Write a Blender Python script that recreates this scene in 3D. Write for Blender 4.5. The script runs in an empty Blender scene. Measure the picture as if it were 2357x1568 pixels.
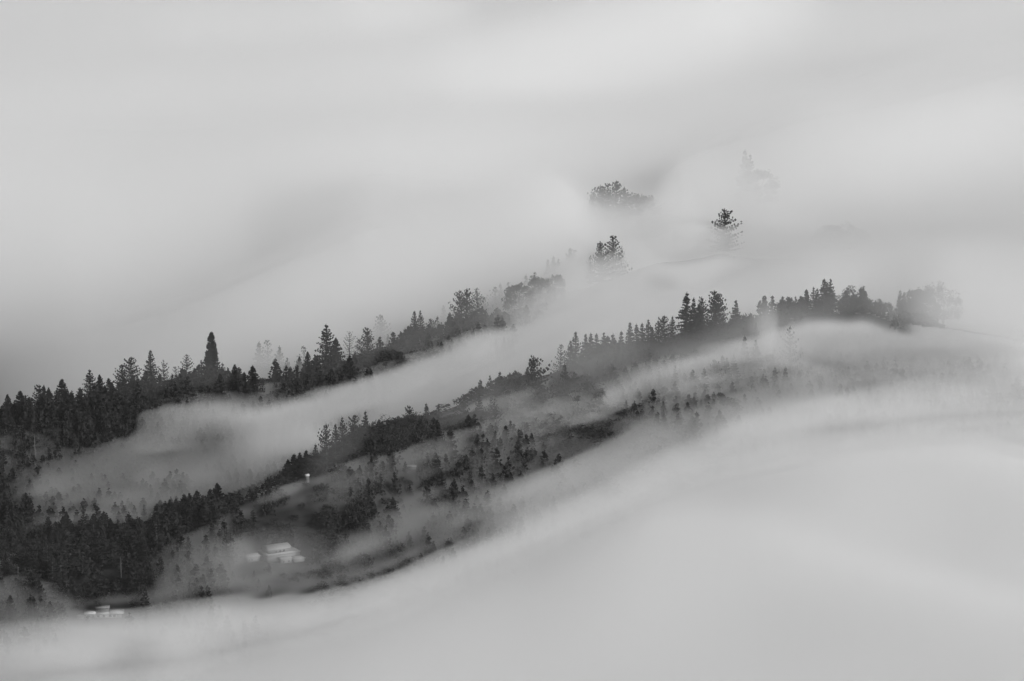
import bpy, math, random
import numpy as np

# ------------------------------------------------------------------ camera, light, exposure
SC = bpy.context.scene
COL = SC.collection
CAM_Z, PITCH, FOC = 600.0, math.radians(12.0), 8773.0     # FOC in units of the 2357 px wide survey grid
cam_data = bpy.data.cameras.new("camera")
cam = bpy.data.objects.new("camera", cam_data)
COL.objects.link(cam)
cam.location = (0, 0, CAM_Z)
cam.rotation_euler = (math.pi / 2 - PITCH, 0, 0)
cam_data.sensor_width = 36.0
cam_data.lens = 36.0 * FOC / 2357.0
cam_data.clip_start = 1.0
cam_data.clip_end = 60000.0
SC.camera = cam

SUN_EL, SUN_AZ = math.radians(26), math.radians(128)      # azimuth clockwise from the view direction: behind the camera, to the right
world = bpy.data.worlds.new("World")
SC.world = world
world.use_nodes = True
wt = world.node_tree
wt.nodes.clear()
sky = wt.nodes.new("ShaderNodeTexSky")
sky.sky_type = 'NISHITA'
sky.sun_disc = False
sky.sun_elevation = SUN_EL
sky.sun_rotation = SUN_AZ
sky.dust_density = 4.0
bw = wt.nodes.new("ShaderNodeRGBToBW")
bg = wt.nodes.new("ShaderNodeBackground")
bg.inputs["Strength"].default_value = 0.075
wo = wt.nodes.new("ShaderNodeOutputWorld")
wt.links.new(sky.outputs[0], bw.inputs[0])
wt.links.new(bw.outputs[0], bg.inputs[0])
wt.links.new(bg.outputs[0], wo.inputs[0])

sl = bpy.data.lights.new("sun", 'SUN')
sl.energy = 3.1
sl.angle = math.radians(12)
sun = bpy.data.objects.new("sun", sl)
COL.objects.link(sun)
# light travels from azimuth SUN_AZ (0 = +Y, positive to the right) at elevation SUN_EL
sun.rotation_euler = (math.pi / 2 - SUN_EL, 0, math.pi - SUN_AZ)

vs = SC.view_settings
vs.view_transform = 'Standard'
vs.look = 'None'
vs.gamma = 1.0
vs.use_curve_mapping = False
vs.exposure = 0.0
cy = SC.cycles
cy.max_bounces = 24
cy.diffuse_bounces = 2
cy.glossy_bounces = 1
cy.transmission_bounces = 2
cy.transparent_max_bounces = 32
cy.volume_bounces = 12
cy.use_denoising = True
cy.denoiser = 'OPENIMAGEDENOISE'
cy.use_adaptive_sampling = True
cy.adaptive_threshold = 0.02
cy.sample_clamp_indirect = 3.0
cy.caustics_reflective = False
cy.caustics_refractive = False

rng = np.random.default_rng(11)
random.seed(11)

# ------------------------------------------------------------------ survey grid (picture positions of ridges -> metres)
CT, ST = math.cos(PITCH), math.sin(PITCH)

def tanphi(v):
    b = (784.0 - v) / FOC
    return (ST - b * CT) / (CT + b * ST)

def y_of(v, z):                                # distance of a point of height z seen at row v
    return (CAM_Z - z) / tanphi(v)

def s_of(u, v):                                # X / Y of a point seen at (u, v)
    return (u - 1178.5) / FOC / (CT + (784.0 - v) / FOC * ST)

def project(x, y, z):
    dz = z - CAM_Z
    depth = y * CT - dz * ST
    return 1178.5 + FOC * x / depth, 784.0 - FOC * (y * ST + dz * CT) / depth

def curve(pts):                                # [(u, v, z)] -> functions of s giving Y and Z
    p = np.array(pts, float)
    s = s_of(p[:, 0], p[:, 1])
    y = y_of(p[:, 1], p[:, 2])
    o = np.argsort(s)
    return s[o], y[o], p[o, 2]

def smooth1(a, n):
    k = np.hanning(n + 2)[1:-1]
    k /= k.sum()
    return np.convolve(np.pad(a, n // 2, mode='edge'), k, mode='valid')[:len(a)]

def blur2(a, n0, n1):
    out = a
    if n0 > 1:
        out = np.apply_along_axis(smooth1, 0, out, n0 | 1)
    if n1 > 1:
        out = np.apply_along_axis(smooth1, 1, out, n1 | 1)
    return out

def value_noise(x, y, seed):
    r = np.random.default_rng(seed).random((64, 64))
    xi, yi = np.floor(x).astype(int), np.floor(y).astype(int)
    fx, fy = x - xi, y - yi
    fx, fy = fx * fx * (3 - 2 * fx), fy * fy * (3 - 2 * fy)
    g = lambda i, j: r[i % 64, j % 64]
    return (g(xi, yi) * (1 - fx) * (1 - fy) + g(xi + 1, yi) * fx * (1 - fy)
            + g(xi, yi + 1) * (1 - fx) * fy + g(xi + 1, yi + 1) * fx * fy) * 2 - 1

def pchip(xk, yk, xq):
    h = np.diff(xk)
    d = np.diff(yk) / h
    m = np.zeros_like(yk)
    for i in range(1, len(xk) - 1):
        if d[i - 1] * d[i] > 0:
            w1, w2 = 2 * h[i] + h[i - 1], h[i] + 2 * h[i - 1]
            m[i] = (w1 + w2) / (w1 / d[i - 1] + w2 / d[i])
    m[0], m[-1] = d[0] * 0, d[-1] * 0
    i = np.clip(np.searchsorted(xk, xq) - 1, 0, len(h) - 1)
    t = np.clip((xq - xk[i]) / h[i], 0, 1)
    return ((1 + 2 * t) * (1 - t) ** 2 * yk[i] + t * (1 - t) ** 2 * h[i] * m[i]
            + t * t * (3 - 2 * t) * yk[i + 1] + t * t * (t - 1) * h[i] * m[i + 1])

# columns (s = X / Y) and rows (Y)
sc_in = np.linspace(-0.20, 0.20, 261)
S = np.concatenate([[-2.2, -1.3, -0.8, -0.5, -0.36, -0.29, -0.24], sc_in, [0.24, 0.29, 0.36, 0.5, 0.8, 1.3, 2.2]])
YG = np.concatenate([[300, 700, 1000, 1200, 1350, 1500, 1620], np.arange(1700, 3300, 8.0), np.arange(3300, 6000, 30.0),
                     [6000, 6300, 6800, 7500, 9000, 12000, 16000, 22000]])

# where the near fog meets the slope
C_SEA = curve([(-600, 1430, -16), (0, 1432, -13), (200, 1424, -12), (400, 1412, -11), (600, 1382, -8), (800, 1328, -3),
               (900, 1298, 0), (1100, 1215, 4), (1300, 1128, 9), (1500, 1042, 12), (1700, 975, 13), (1900, 928, 14),
               (2100, 903, 14), (2357, 893, 13), (3000, 880, 10)])
# ground line of the front crest: left hill, middle spur, then a bench on the right slope
C_FRONT = curve([(-600, 1340, 0), (0, 1318, 4), (230, 1278, 10), (380, 1218, 18), (500, 1172, 24), (600, 1136, 30),
                 (660, 1112, 36), (740, 1076, 42), (860, 1012, 48), (985, 988, 46), (1145, 968, 42), (1300, 935, 36),
                 (1450, 905, 33), (1600, 872, 31), (1740, 830, 32), (1850, 812, 30), (2000, 850, 22), (2150, 868, 19),
                 (2357, 872, 17), (3000, 862, 14)])
# ground line of the main crest to the right
C_MAIN = curve([(1020, 938, 48), (1150, 902, 50), (1230, 874, 52), (1290, 856, 53), (1400, 822, 52), (1500, 800, 50),
                (1600, 786, 50), (1740, 776, 47), (1850, 748, 48), (1990, 716, 48), (2060, 738, 42), (2200, 756, 36),
                (2357, 790, 26), (3000, 820, 18)])
# ground line of the far left ridge
C_RIDGE = curve([(-600, 1010, 0), (0, 978, 5), (200, 944, 9), (320, 915, 12), (490, 898, 15), (600, 893, 16), (700, 876, 18),
                 (780, 856, 19), (900, 818, 21), (1000, 784, 22), (1100, 752, 24), (1200, 720, 25), (1300, 682, 27),
                 (1400, 645, 26), (1520, 612, 18), (1665, 600, 4), (1900, 600, -12), (2357, 600, -22), (3000, 600, -22)])
f = lambda c: (np.interp(S, c[0], c[1]), np.interp(S, c[0], c[2]))
Y_SEA, Z_SEA = f(C_SEA)
Y_FR, Z_FR = f(C_FRONT)
Y_RI, Z_RI = f(C_RIDGE)
Y_MA, Z_MA = f(C_MAIN)
s_split = s_of(1000.0, 938.0)                  # left of this the main crest has sunk into the valley
wl = np.clip((s_split + 0.012 - S) / 0.045, 0, 1)
Y_MA = (1 - wl) * Y_MA + wl * (Y_FR + 95)
Z_MA = (1 - wl) * Z_MA + wl * (Z_FR - 34)
Y_MA = np.maximum(Y_MA, Y_FR + 34)
Y_VA = 0.55 * Y_MA + 0.45 * Y_RI
Z_VA = np.interp(S, [-0.2, -0.12, -0.06, 0.0, 0.08, 0.2], [-34, -30, -24, -38, -55, -70])
T = np.zeros((len(S), len(YG)))
for j in range(len(S)):
    yk = [100.0, 1500.0, Y_SEA[j] - 230, Y_SEA[j], Y_FR[j], 0.5 * (Y_FR[j] + Y_MA[j]), Y_MA[j], Y_VA[j], Y_RI[j],
          Y_RI[j] + 170, Y_RI[j] + 700, 6500.0, 30000.0]
    dip = 0.5 * (Z_FR[j] + Z_MA[j]) - 0.06 * (Y_MA[j] - Y_FR[j])
    zk = [-260.0, -220.0, -82.0 + Z_SEA[j], Z_SEA[j] , Z_FR[j], dip, Z_MA[j], Z_VA[j], Z_RI[j],
          -40.0, -95.0, -110.0, -110.0]
    T[j] = pchip(np.array(yk), np.array(zk), YG)
SX = S[:, None] * YG[None, :]
SY = np.broadcast_to(YG[None, :], SX.shape)
inner = (np.abs(S)[:, None] < 0.21) * 1.0
T += inner * (3.0 * value_noise(SX / 55, SY / 70, 3) + 1.4 * value_noise(SX / 22, SY / 26, 4))
T_BASE = T.copy()

def t_at(s, y, grid=None):
    g = T if grid is None else grid
    i = np.clip(np.searchsorted(S, s) - 1, 0, len(S) - 2)
    j = np.clip(np.searchsorted(YG, y) - 1, 0, len(YG) - 2)
    a = (s - S[i]) / (S[i + 1] - S[i])
    b = (y - YG[j]) / (YG[j + 1] - YG[j])
    return (g[i, j] * (1 - a) * (1 - b) + g[i + 1, j] * a * (1 - b) + g[i, j + 1] * (1 - a) * b + g[i + 1, j + 1] * a * b)
# ------------------------------------------------------------------ level ground under the buildings
def first_ground(u, v):
    s = s_of(u, v)
    ys = np.arange(1900.0, 3300.0, 2.0)
    z = CAM_Z - ys * tanphi(v)
    g = np.array([t_at(s, y) for y in ys])
    k = int(np.argmax(z <= g))
    return np.array([s * ys[k], ys[k], g[k]])
SITES = {'hall': (630, 1296, 25), 'house': (232, 1421, 19), 'hut': (707, 1113, 8), 'shed': (948, 1084, 9), 'post': (370, 1403, 5)}
PADS = {}
for nm_, (pu_, pv_, pr_) in SITES.items():
    c_ = first_ground(pu_, pv_)
    d_ = np.sqrt((SX - c_[0]) ** 2 + (SY - c_[1]) ** 2)
    w_ = np.clip((pr_ * 1.6 - d_) / (pr_ * 0.7), 0, 1)
    T = T * (1 - w_) + c_[2] * w_
    PADS[nm_] = c_
T_BASE = T.copy()

# ------------------------------------------------------------------ far knolls that carry the trees standing out of the fog
KNOLLS = []
for (ku, kv, kz, kr) in KNOLLS:
    ks, ky = s_of(ku, kv), y_of(kv, kz)
    d2 = ((SX - ks * ky) ** 2 + (SY - ky) ** 2 * 0.7) / (kr * kr)
    T = np.maximum(T, T + (kz - T) * np.exp(-d2))

DENSE_S = 1.0 / 50.0
# ------------------------------------------------------------------ main fog: a sea in front, a river in the valley, a sea behind
def smin(a, b, k):
    h = np.clip(0.5 + 0.5 * (b - a) / k, 0, 1)
    return b * (1 - h) + a * h - k * h * (1 - h)

VV = project(SX, SY, T)[1]
def ground_hit(vline):                         # first point, from the camera out, where the ground is seen at row v(u)
    pu = np.array([p[0] for p in vline], float)
    pv = np.array([p[1] for p in vline], float)
    ps = s_of(pu, pv)
    vt = np.interp(S, ps, pv)
    yy = np.zeros(len(S))
    zz = np.zeros(len(S))
    for j in range(len(S)):
        k = (YG > Y_FR[j] + 60) & (YG < Y_RI[j] + 20)
        yv, vv_, tv = YG[k], VV[j][k], T[j][k]
        env = np.minimum.accumulate(vv_)
        yy[j] = np.interp(-vt[j], -env, yv)
        zz[j] = np.interp(yy[j], yv, tv)
    return yy, zz

# upper edge of the fog river on the ridge behind it
Y_AL, Z_AL = ground_hit([(-600, 1100), (0, 1080), (200, 1040), (330, 990), (430, 945), (520, 940), (600, 934), (700, 908),
                         (800, 874), (900, 838), (1000, 806), (1100, 774), (1200, 744), (1300, 705), (1400, 655),
                         (1700, 590), (2357, 570)])
und = lambda a, b, sd: value_noise(a, b, sd)
q = (SX * 0.80 - SY * 0.60) ; r_ = (SX * 0.60 + SY * 0.80)
wave = 9.0 * und(r_ / 900 + 3.1, q / 190 + 7.7, 21) + 5.0 * und(r_ / 500, q / 95, 22)
NEAR_Z = np.interp(S, [-0.16, 0, 0.16], [-20, -8, -4])
wL = np.clip((-0.085 - S) / 0.03, 0, 1)
for j in range(len(S)):
    if wL[j] > 0:
        tl = pchip(np.array([0, Y_RI[j], Y_RI[j] + 120, Y_RI[j] + 340, Y_RI[j] + 700, Y_RI[j] + 1200, 40000.0]),
                   np.array([Z_RI[j], Z_RI[j], -30.0, -42.0, -62.0, -95.0, -110.0]), YG)
        k = YG > Y_RI[j]
        T[j][k] = (1 - wL[j]) * T[j][k] + wL[j] * tl[k]
F = np.zeros_like(T)
river_cut = np.interp(S, [-0.2, -0.105, -0.09, -0.075, -0.05], [-45.0, -45.0, -26.0, -8.0, 0.0])
for j in range(len(S)):
    zr = max(Z_AL[j] + river_cut[j], 12.0 if S[j] > 0.045 else -99)
    back = np.interp(S[j], [-0.16, -0.13, -0.08, 0.0, 0.014, 0.03, 0.16], [-26, -16, -6, -3, 8, 26, 30])
    yk = [100.0, 1750.0, Y_SEA[j] - 120, Y_SEA[j], Y_SEA[j] + 60, Y_FR[j], 0.5 * (Y_FR[j] + Y_MA[j]), Y_MA[j] + 6, Y_MA[j] + 40, 0.5 * (Y_MA[j] + Y_AL[j]) + 20, Y_AL[j],
          Y_RI[j] - 4, Y_RI[j] + 25, Y_RI[j] + 160, Y_RI[j] + 600, 7000.0, 30000.0]
    tM = t_at(S[j], Y_MA[j] + 6, T) + 20 * float(np.clip((S[j] - 0.108) / 0.01, 0, 1))
    zk = [NEAR_Z[j] - 8, NEAR_Z[j], Z_SEA[j] - 1.5, Z_SEA[j], Z_SEA[j] - 8, min(Z_SEA[j] - 10, Z_FR[j] - 16), min(t_at(S[j], 0.5 * (Y_FR[j] + Y_MA[j]), T), tM) - 14 - 12 * wl[j], tM - 12 - 20 * wl[j], tM - 13 - 12 * wl[j], 0.5 * (tM - 10 + zr) - 6 * wl[j], zr,
          max(Z_RI[j] + back - 10, 12.0 if S[j] > 0.03 else -99), max(Z_RI[j] + back, 14.0 if S[j] > 0.03 else -99), 14.0, 12.0, 14.0, 14.0]
    if S[j] > s_of(1040, 770):                 # the crest here shows only tree tips above the fog: its level, surveyed
        uf = 1178.5 + S[j] * 8600.0
        vf = np.interp(uf, [1040, 1080, 1125, 1160, 1196, 1243, 1277, 1330, 1382, 1411, 1450, 1520], [776, 768, 748, 722, 684, 654, 634, 600, 583, 572, 570, 568])
        wf = min(1.0, (S[j] - s_of(1040, 770)) / 0.010) * float(np.clip((s_of(1560, 580) - S[j]) / 0.008, 0, 1))
        yk[-7] = yk[-7] * (1 - wf) + wf * min(Y_AL[j], Y_RI[j] - 75)
        for q_, dy in ((-7, -75.0), (-6, -4.0), (-5, 25.0)):
            zk[q_] = zk[q_] * (1 - wf) + wf * (CAM_Z - Y_RI[j] * tanphi(vf) - dy * 0.05 - (3 if q_ == -7 else 0))
    yk = np.array(yk)
    for k in range(1, len(yk)):
        yk[k] = max(yk[k], yk[k - 1] + 4)
    F[j] = pchip(yk, np.array(zk), YG)
amp = np.clip((Y_SEA[:, None] - SY) / 250, 0, 1) + np.clip((SY - Y_RI[:, None] - 40) / 300, 0, 1.6)
F += 0.6 * wave * amp * inner
SWELLS = [  # long swells of the fog: upper edge in the picture, height, width
    ([(-100, 330), (150, 300), (500, 265), (800, 248), (1050, 225), (1250, 168), (1500, 92), (1750, 20), (1900, -20)], 75, 140),
    ([(-100, 480), (350, 452), (700, 420), (1100, 372), (1500, 330), (1900, 290), (2400, 165)], 54, 110),
    ([(600, 545), (900, 520), (1200, 515), (1500, 478), (1800, 405), (2000, 365), (2400, 255)], 44, 90),
    ([(-100, 690), (200, 720), (500, 690), (800, 625), (1100, 575)], 21, 50),
        ([(-100, 90), (400, 100), (800, 60), (1100, 20)], 54, 150),
    ([(-400, 1590), (200, 1560), (600, 1520), (900, 1470), (1300, 1330), (1700, 1235), (2100, 1195), (2400, 1180)], 16, 60),
    ([(1250, 1420), (1528, 1360), (1747, 1348), (1922, 1385), (2097, 1426), (2420, 1520)], 14, 55), ([(1700, 1240), (1966, 1212), (2228, 1190), (2420, 1245)], 14, 45),
    ([(1400, 1190), (1700, 1105), (2000, 1060), (2400, 1040)], 15, 45)]
for (ln_, hh_, ww_) in SWELLS:
    lz = 14.0 if ln_[0][1] < 1000 else -8.0
    a_ = np.array(ln_, float)
    ls, ly = s_of(a_[:, 0], a_[:, 1]), y_of(a_[:, 1], lz)
    yl = np.interp(S, ls, ly)
    tap = np.clip((S - ls[0]) / 0.03, 0, 1) * np.clip((ls[-1] - S) / 0.03, 0, 1)
    tap = np.where(ls[0] < -0.14, np.clip((ls[-1] - S) / 0.03, 0, 1), tap)
    tap = np.where(ls[-1] > 0.13, np.clip((S - ls[0]) / 0.03, 0, 1) if ls[0] > -0.14 else 1.0, tap)
    d_ = SY - yl[:, None]
    prof_ = np.where(d_ > 0, np.exp(-(d_ / (0.8 * ww_)) ** 2), np.exp(-(d_ / (1.9 * ww_)) ** 2))
    F += hh_ * prof_ * tap[:, None] * inner * np.clip(amp, 0, 1)
CLEAR = [  # where the fog is lower round far trees: (u0, u1, row of the fog line, distance, reach in front, optical depth of the mist before them)
    (1640, 1700, 507, 3230.0, 60.0, 0.0), (1352, 1500, 480, 3330.0, 170.0, 0.42)]
for (u0_, u1_, bv, by, reach, _t) in CLEAR:
    sm_, hw_ = s_of((u0_ + u1_) / 2, bv), (u1_ - u0_) / 2 / FOC + 0.004
    lvl = CAM_Z - by * tanphi(bv) + 0.03 * (by - SY)
    w_ = np.exp(-(((S[:, None] - sm_) / hw_) ** 2) ** 1.6) * np.clip((SY - (by - reach - 60)) / 60, 0, 1) * np.clip((by + 110 - SY) / 80, 0, 1)
    F += (lvl - F) * w_
gl = np.array([pchip(np.array([0, Y_RI[j] + 20, Y_RI[j] + 150, Y_RI[j] + 340, Y_RI[j] + 460, Y_RI[j] + 680, 40000.0]),
                     np.array([1.5, 1.5, 2.5, 7.0, 20.0, 90.0, 120.0]), YG) for j in range(len(S))])
wl2 = (np.clip((-0.055 - S) / 0.085, 0, 1) ** 1.5)[:, None] * np.clip((SY - Y_RI[:, None] - 15) / 20, 0, 1) * np.clip((Y_RI[:, None] + 760 - SY) / 260, 0, 1)
F += (T + gl - F) * wl2
F = blur2(F, 5, 3)

# the top of the fog is thinner than its body
SIG_SKIN = 1.0 / 170.0
SOFT = np.clip(amp, 0, 1) * inner * np.where(SY > Y_RI[:, None], 13.0, 9.0)
SOFT = np.maximum(SOFT, inner * 7.0 * np.clip((SY - Y_MA[:, None] - 20) / 60, 0, 1) * np.clip((Y_RI[:, None] + 60 - SY) / 50, 0, 1))
SOFT = blur2(SOFT, 3, 7)

# ------------------------------------------------------------------ thin mist lying over the forest
# survey of how light the forest looks through it: for columns of the picture, (row, grey) pairs from the crest down to the sea of fog
PROF = {
0: "860 115 900 73 920 55 960 48 1010 58 1070 62 1110 55 1150 45 1190 50 1230 50 1270 52 1300 65 1340 75 1370 77 1400 86 1430 109 1460 150 1500 170 1568 182",
100: "880 38 910 38 950 42 1000 55 1050 62 1075 77 1100 98 1130 102 1150 89 1170 68 1200 62 1240 42 1280 38 1320 42 1350 65 1380 75 1400 89 1420 109 1440 150 1470 170 1500 180",
200: "870 38 900 38 950 38 1000 40 1030 58 1050 86 1075 102 1100 106 1130 102 1150 95 1170 77 1190 72 1220 48 1250 38 1300 36 1350 42 1370 55 1390 68 1405 86 1420 145 1450 175 1500 185",
300: "860 48 910 44 950 38 975 42 990 55 1010 91 1040 107 1080 109 1120 106 1150 102 1175 91 1195 73 1210 45 1260 38 1320 45 1360 50 1380 70 1400 96 1420 150 1450 178",
400: "860 56 895 55 915 60 928 82 940 119 970 125 1000 117 1040 110 1065 109 1100 105 1125 98 1150 77 1165 48 1200 50 1240 56 1270 72 1300 80 1330 86 1365 84 1385 100 1400 133 1430 175 1460 185",
500: "860 55 880 52 905 70 920 100 935 142 955 150 980 127 1010 102 1035 102 1060 109 1090 111 1110 100 1135 62 1170 58 1200 60 1240 71 1265 96 1290 105 1320 100 1350 91 1370 98 1385 133 1410 172 1440 182",
600: "840 100 870 85 900 68 920 96 935 133 960 165 990 172 1020 165 1050 133 1080 107 1100 84 1130 84 1160 68 1190 50 1215 60 1230 77 1260 109 1290 111 1330 102 1360 98 1380 119 1400 165 1430 180",
700: "830 50 860 45 895 62 908 95 920 140 935 168 960 176 1000 172 1030 160 1045 60 1070 62 1090 72 1110 82 1130 77 1150 72 1170 52 1200 44 1225 62 1240 77 1260 100 1280 111 1300 107 1330 91 1350 89 1370 119 1390 165 1420 182",
800: "800 46 830 42 855 52 868 70 880 105 893 150 910 176 945 184 965 60 985 50 1010 44 1040 46 1060 68 1080 80 1100 84 1130 76 1150 64 1180 50 1210 52 1230 68 1250 96 1275 109 1300 82 1325 86 1345 105 1360 145 1380 172 1410 185",
900: "785 60 800 58 820 55 833 75 845 105 860 150 875 175 920 180 945 150 962 44 1000 36 1030 48 1050 80 1075 84 1100 73 1115 55 1130 58 1160 77 1190 89 1210 96 1235 100 1255 86 1275 77 1300 89 1320 119 1335 160 1360 180 1400 190",
1000: "750 100 770 95 790 82 800 100 815 135 830 168 850 182 880 178 910 155 930 135 950 110 960 68 980 48 1000 62 1020 82 1040 86 1060 68 1085 58 1105 52 1125 72 1150 84 1175 102 1200 98 1225 84 1250 86 1270 105 1290 150 1310 175 1350 190",
1100: "720 100 740 100 755 110 768 140 785 168 805 182 840 178 865 160 890 125 905 105 930 98 950 75 965 73 985 96 1000 84 1020 72 1060 68 1090 60 1110 68 1130 86 1150 105 1180 111 1205 100 1225 105 1245 133 1265 170 1300 190",
1200: "690 158 705 150 725 150 740 160 760 175 800 185 830 178 850 110 865 95 885 100 905 102 925 109 950 119 980 100 1000 82 1020 72 1040 71 1060 70 1075 68 1090 84 1105 119 1130 150 1160 145 1185 150 1210 165 1240 188",
1300: "650 170 665 170 690 178 720 186 760 188 800 170 830 150 845 105 860 62 880 52 895 62 915 96 935 119 960 107 985 84 1005 72 1025 72 1045 77 1060 100 1080 145 1110 155 1140 155 1170 175 1200 190",
1400: "600 185 720 185 750 180 775 140 790 120 810 95 830 68 850 75 870 95 890 120 910 130 930 125 955 95 975 72 990 68 1005 85 1025 125 1060 152 1090 158 1120 172 1160 190",
1500: "600 192 720 182 745 150 765 120 785 95 805 88 825 105 845 138 865 150 885 135 900 110 915 88 930 78 945 85 960 105 985 132 1010 145 1040 155 1070 175 1110 190",
1600: "600 192 690 180 720 100 745 80 770 72 785 75 800 100 815 140 830 160 850 150 865 140 880 138 900 120 920 105 940 112 960 125 985 135 1005 150 1030 172 1060 185",
1700: "600 192 690 150 725 125 745 100 760 105 775 135 790 160 810 165 825 155 840 135 860 125 880 118 900 115 920 128 940 145 960 165 985 182 1020 190",
1800: "600 195 690 150 705 125 725 130 740 140 755 160 775 172 800 172 825 160 845 140 860 125 880 132 900 138 915 148 930 165 950 180 980 190",
1900: "600 195 660 140 690 120 705 140 720 160 740 172 765 175 790 165 820 152 850 145 875 145 895 150 910 165 925 180 950 188",
2000: "600 195 660 140 700 165 720 168 745 165 770 168 800 160 830 150 850 145 870 140 885 145 900 165 920 180 950 188",
2100: "600 195 690 150 715 145 735 145 755 165 775 172 800 160 830 152 850 150 865 152 880 165 900 178 940 188",
2200: "600 196 700 190 740 185 760 178 790 168 820 158 845 155 865 162 885 172 920 184",
2357: "600 198 700 198 750 195 790 185 830 178 860 170 900 165 930 172 970 180 1020 184",
}

def lin(g):
    g = np.asarray(g, float) / 255
    return np.where(g < 0.04045, g / 12.92, ((g + 0.055) / 1.055) ** 2.4)
DARK, BRIGHT = 0.020, 0.50
SIG_MIST = 1.0 / 60.0
PU = np.array(sorted(PROF))
PK = []
for pu_ in PU:
    a = np.array([float(t) for t in PROF[int(pu_)].split()]).reshape(-1, 2)
    PK.append((a[:, 0], a[:, 1]))
R_LINE = np.array([(0, 978), (200, 944), (490, 898), (600, 893), (780, 856), (1000, 784), (1200, 720), (1400, 640), (1665, 600), (2357, 600)], float)
S_LINE = np.array([(0, 1432), (400, 1412), (600, 1382), (800, 1328), (1000, 1255), (1200, 1170), (1400, 1085), (1600, 1008), (1800, 950), (2000, 915), (2357, 893)], float)
def survey(u, v, table):
    """value at picture position, interpolated between columns along the drift of the fog"""
    u = np.clip(u, 0, 2356.9)
    i = np.clip(np.searchsorted(PU, u, side='right') - 1, 0, len(PU) - 2)
    out = np.zeros_like(u)
    rl, sl_ = np.interp(u, R_LINE[:, 0], R_LINE[:, 1]), np.interp(u, S_LINE[:, 0], S_LINE[:, 1])
    kr = (np.interp(u + 40, R_LINE[:, 0], R_LINE[:, 1]) - np.interp(u - 40, R_LINE[:, 0], R_LINE[:, 1])) / 80
    ks_ = (np.interp(u + 40, S_LINE[:, 0], S_LINE[:, 1]) - np.interp(u - 40, S_LINE[:, 0], S_LINE[:, 1])) / 80
    w = np.clip((v - rl) / (sl_ - rl), 0, 1)
    k = kr * (1 - w) + ks_ * w
    for c in range(len(PU) - 1):
        m = i == c
        if not m.any():
            continue
        t = (u[m] - PU[c]) / (PU[c + 1] - PU[c])
        a = np.interp(v[m] - k[m] * (u[m] - PU[c]), table[c][0], table[c][1])
        b = np.interp(v[m] - k[m] * (u[m] - PU[c + 1]), table[c + 1][0], table[c + 1][1])
        out[m] = a * (1 - t) + b * t
    return out
TAU_TABLE = [(p_[0], -np.log(1 - np.clip((lin(p_[1]) - DARK) / (BRIGHT - DARK), 0.0, 0.93))) for p_ in PK]

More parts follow.
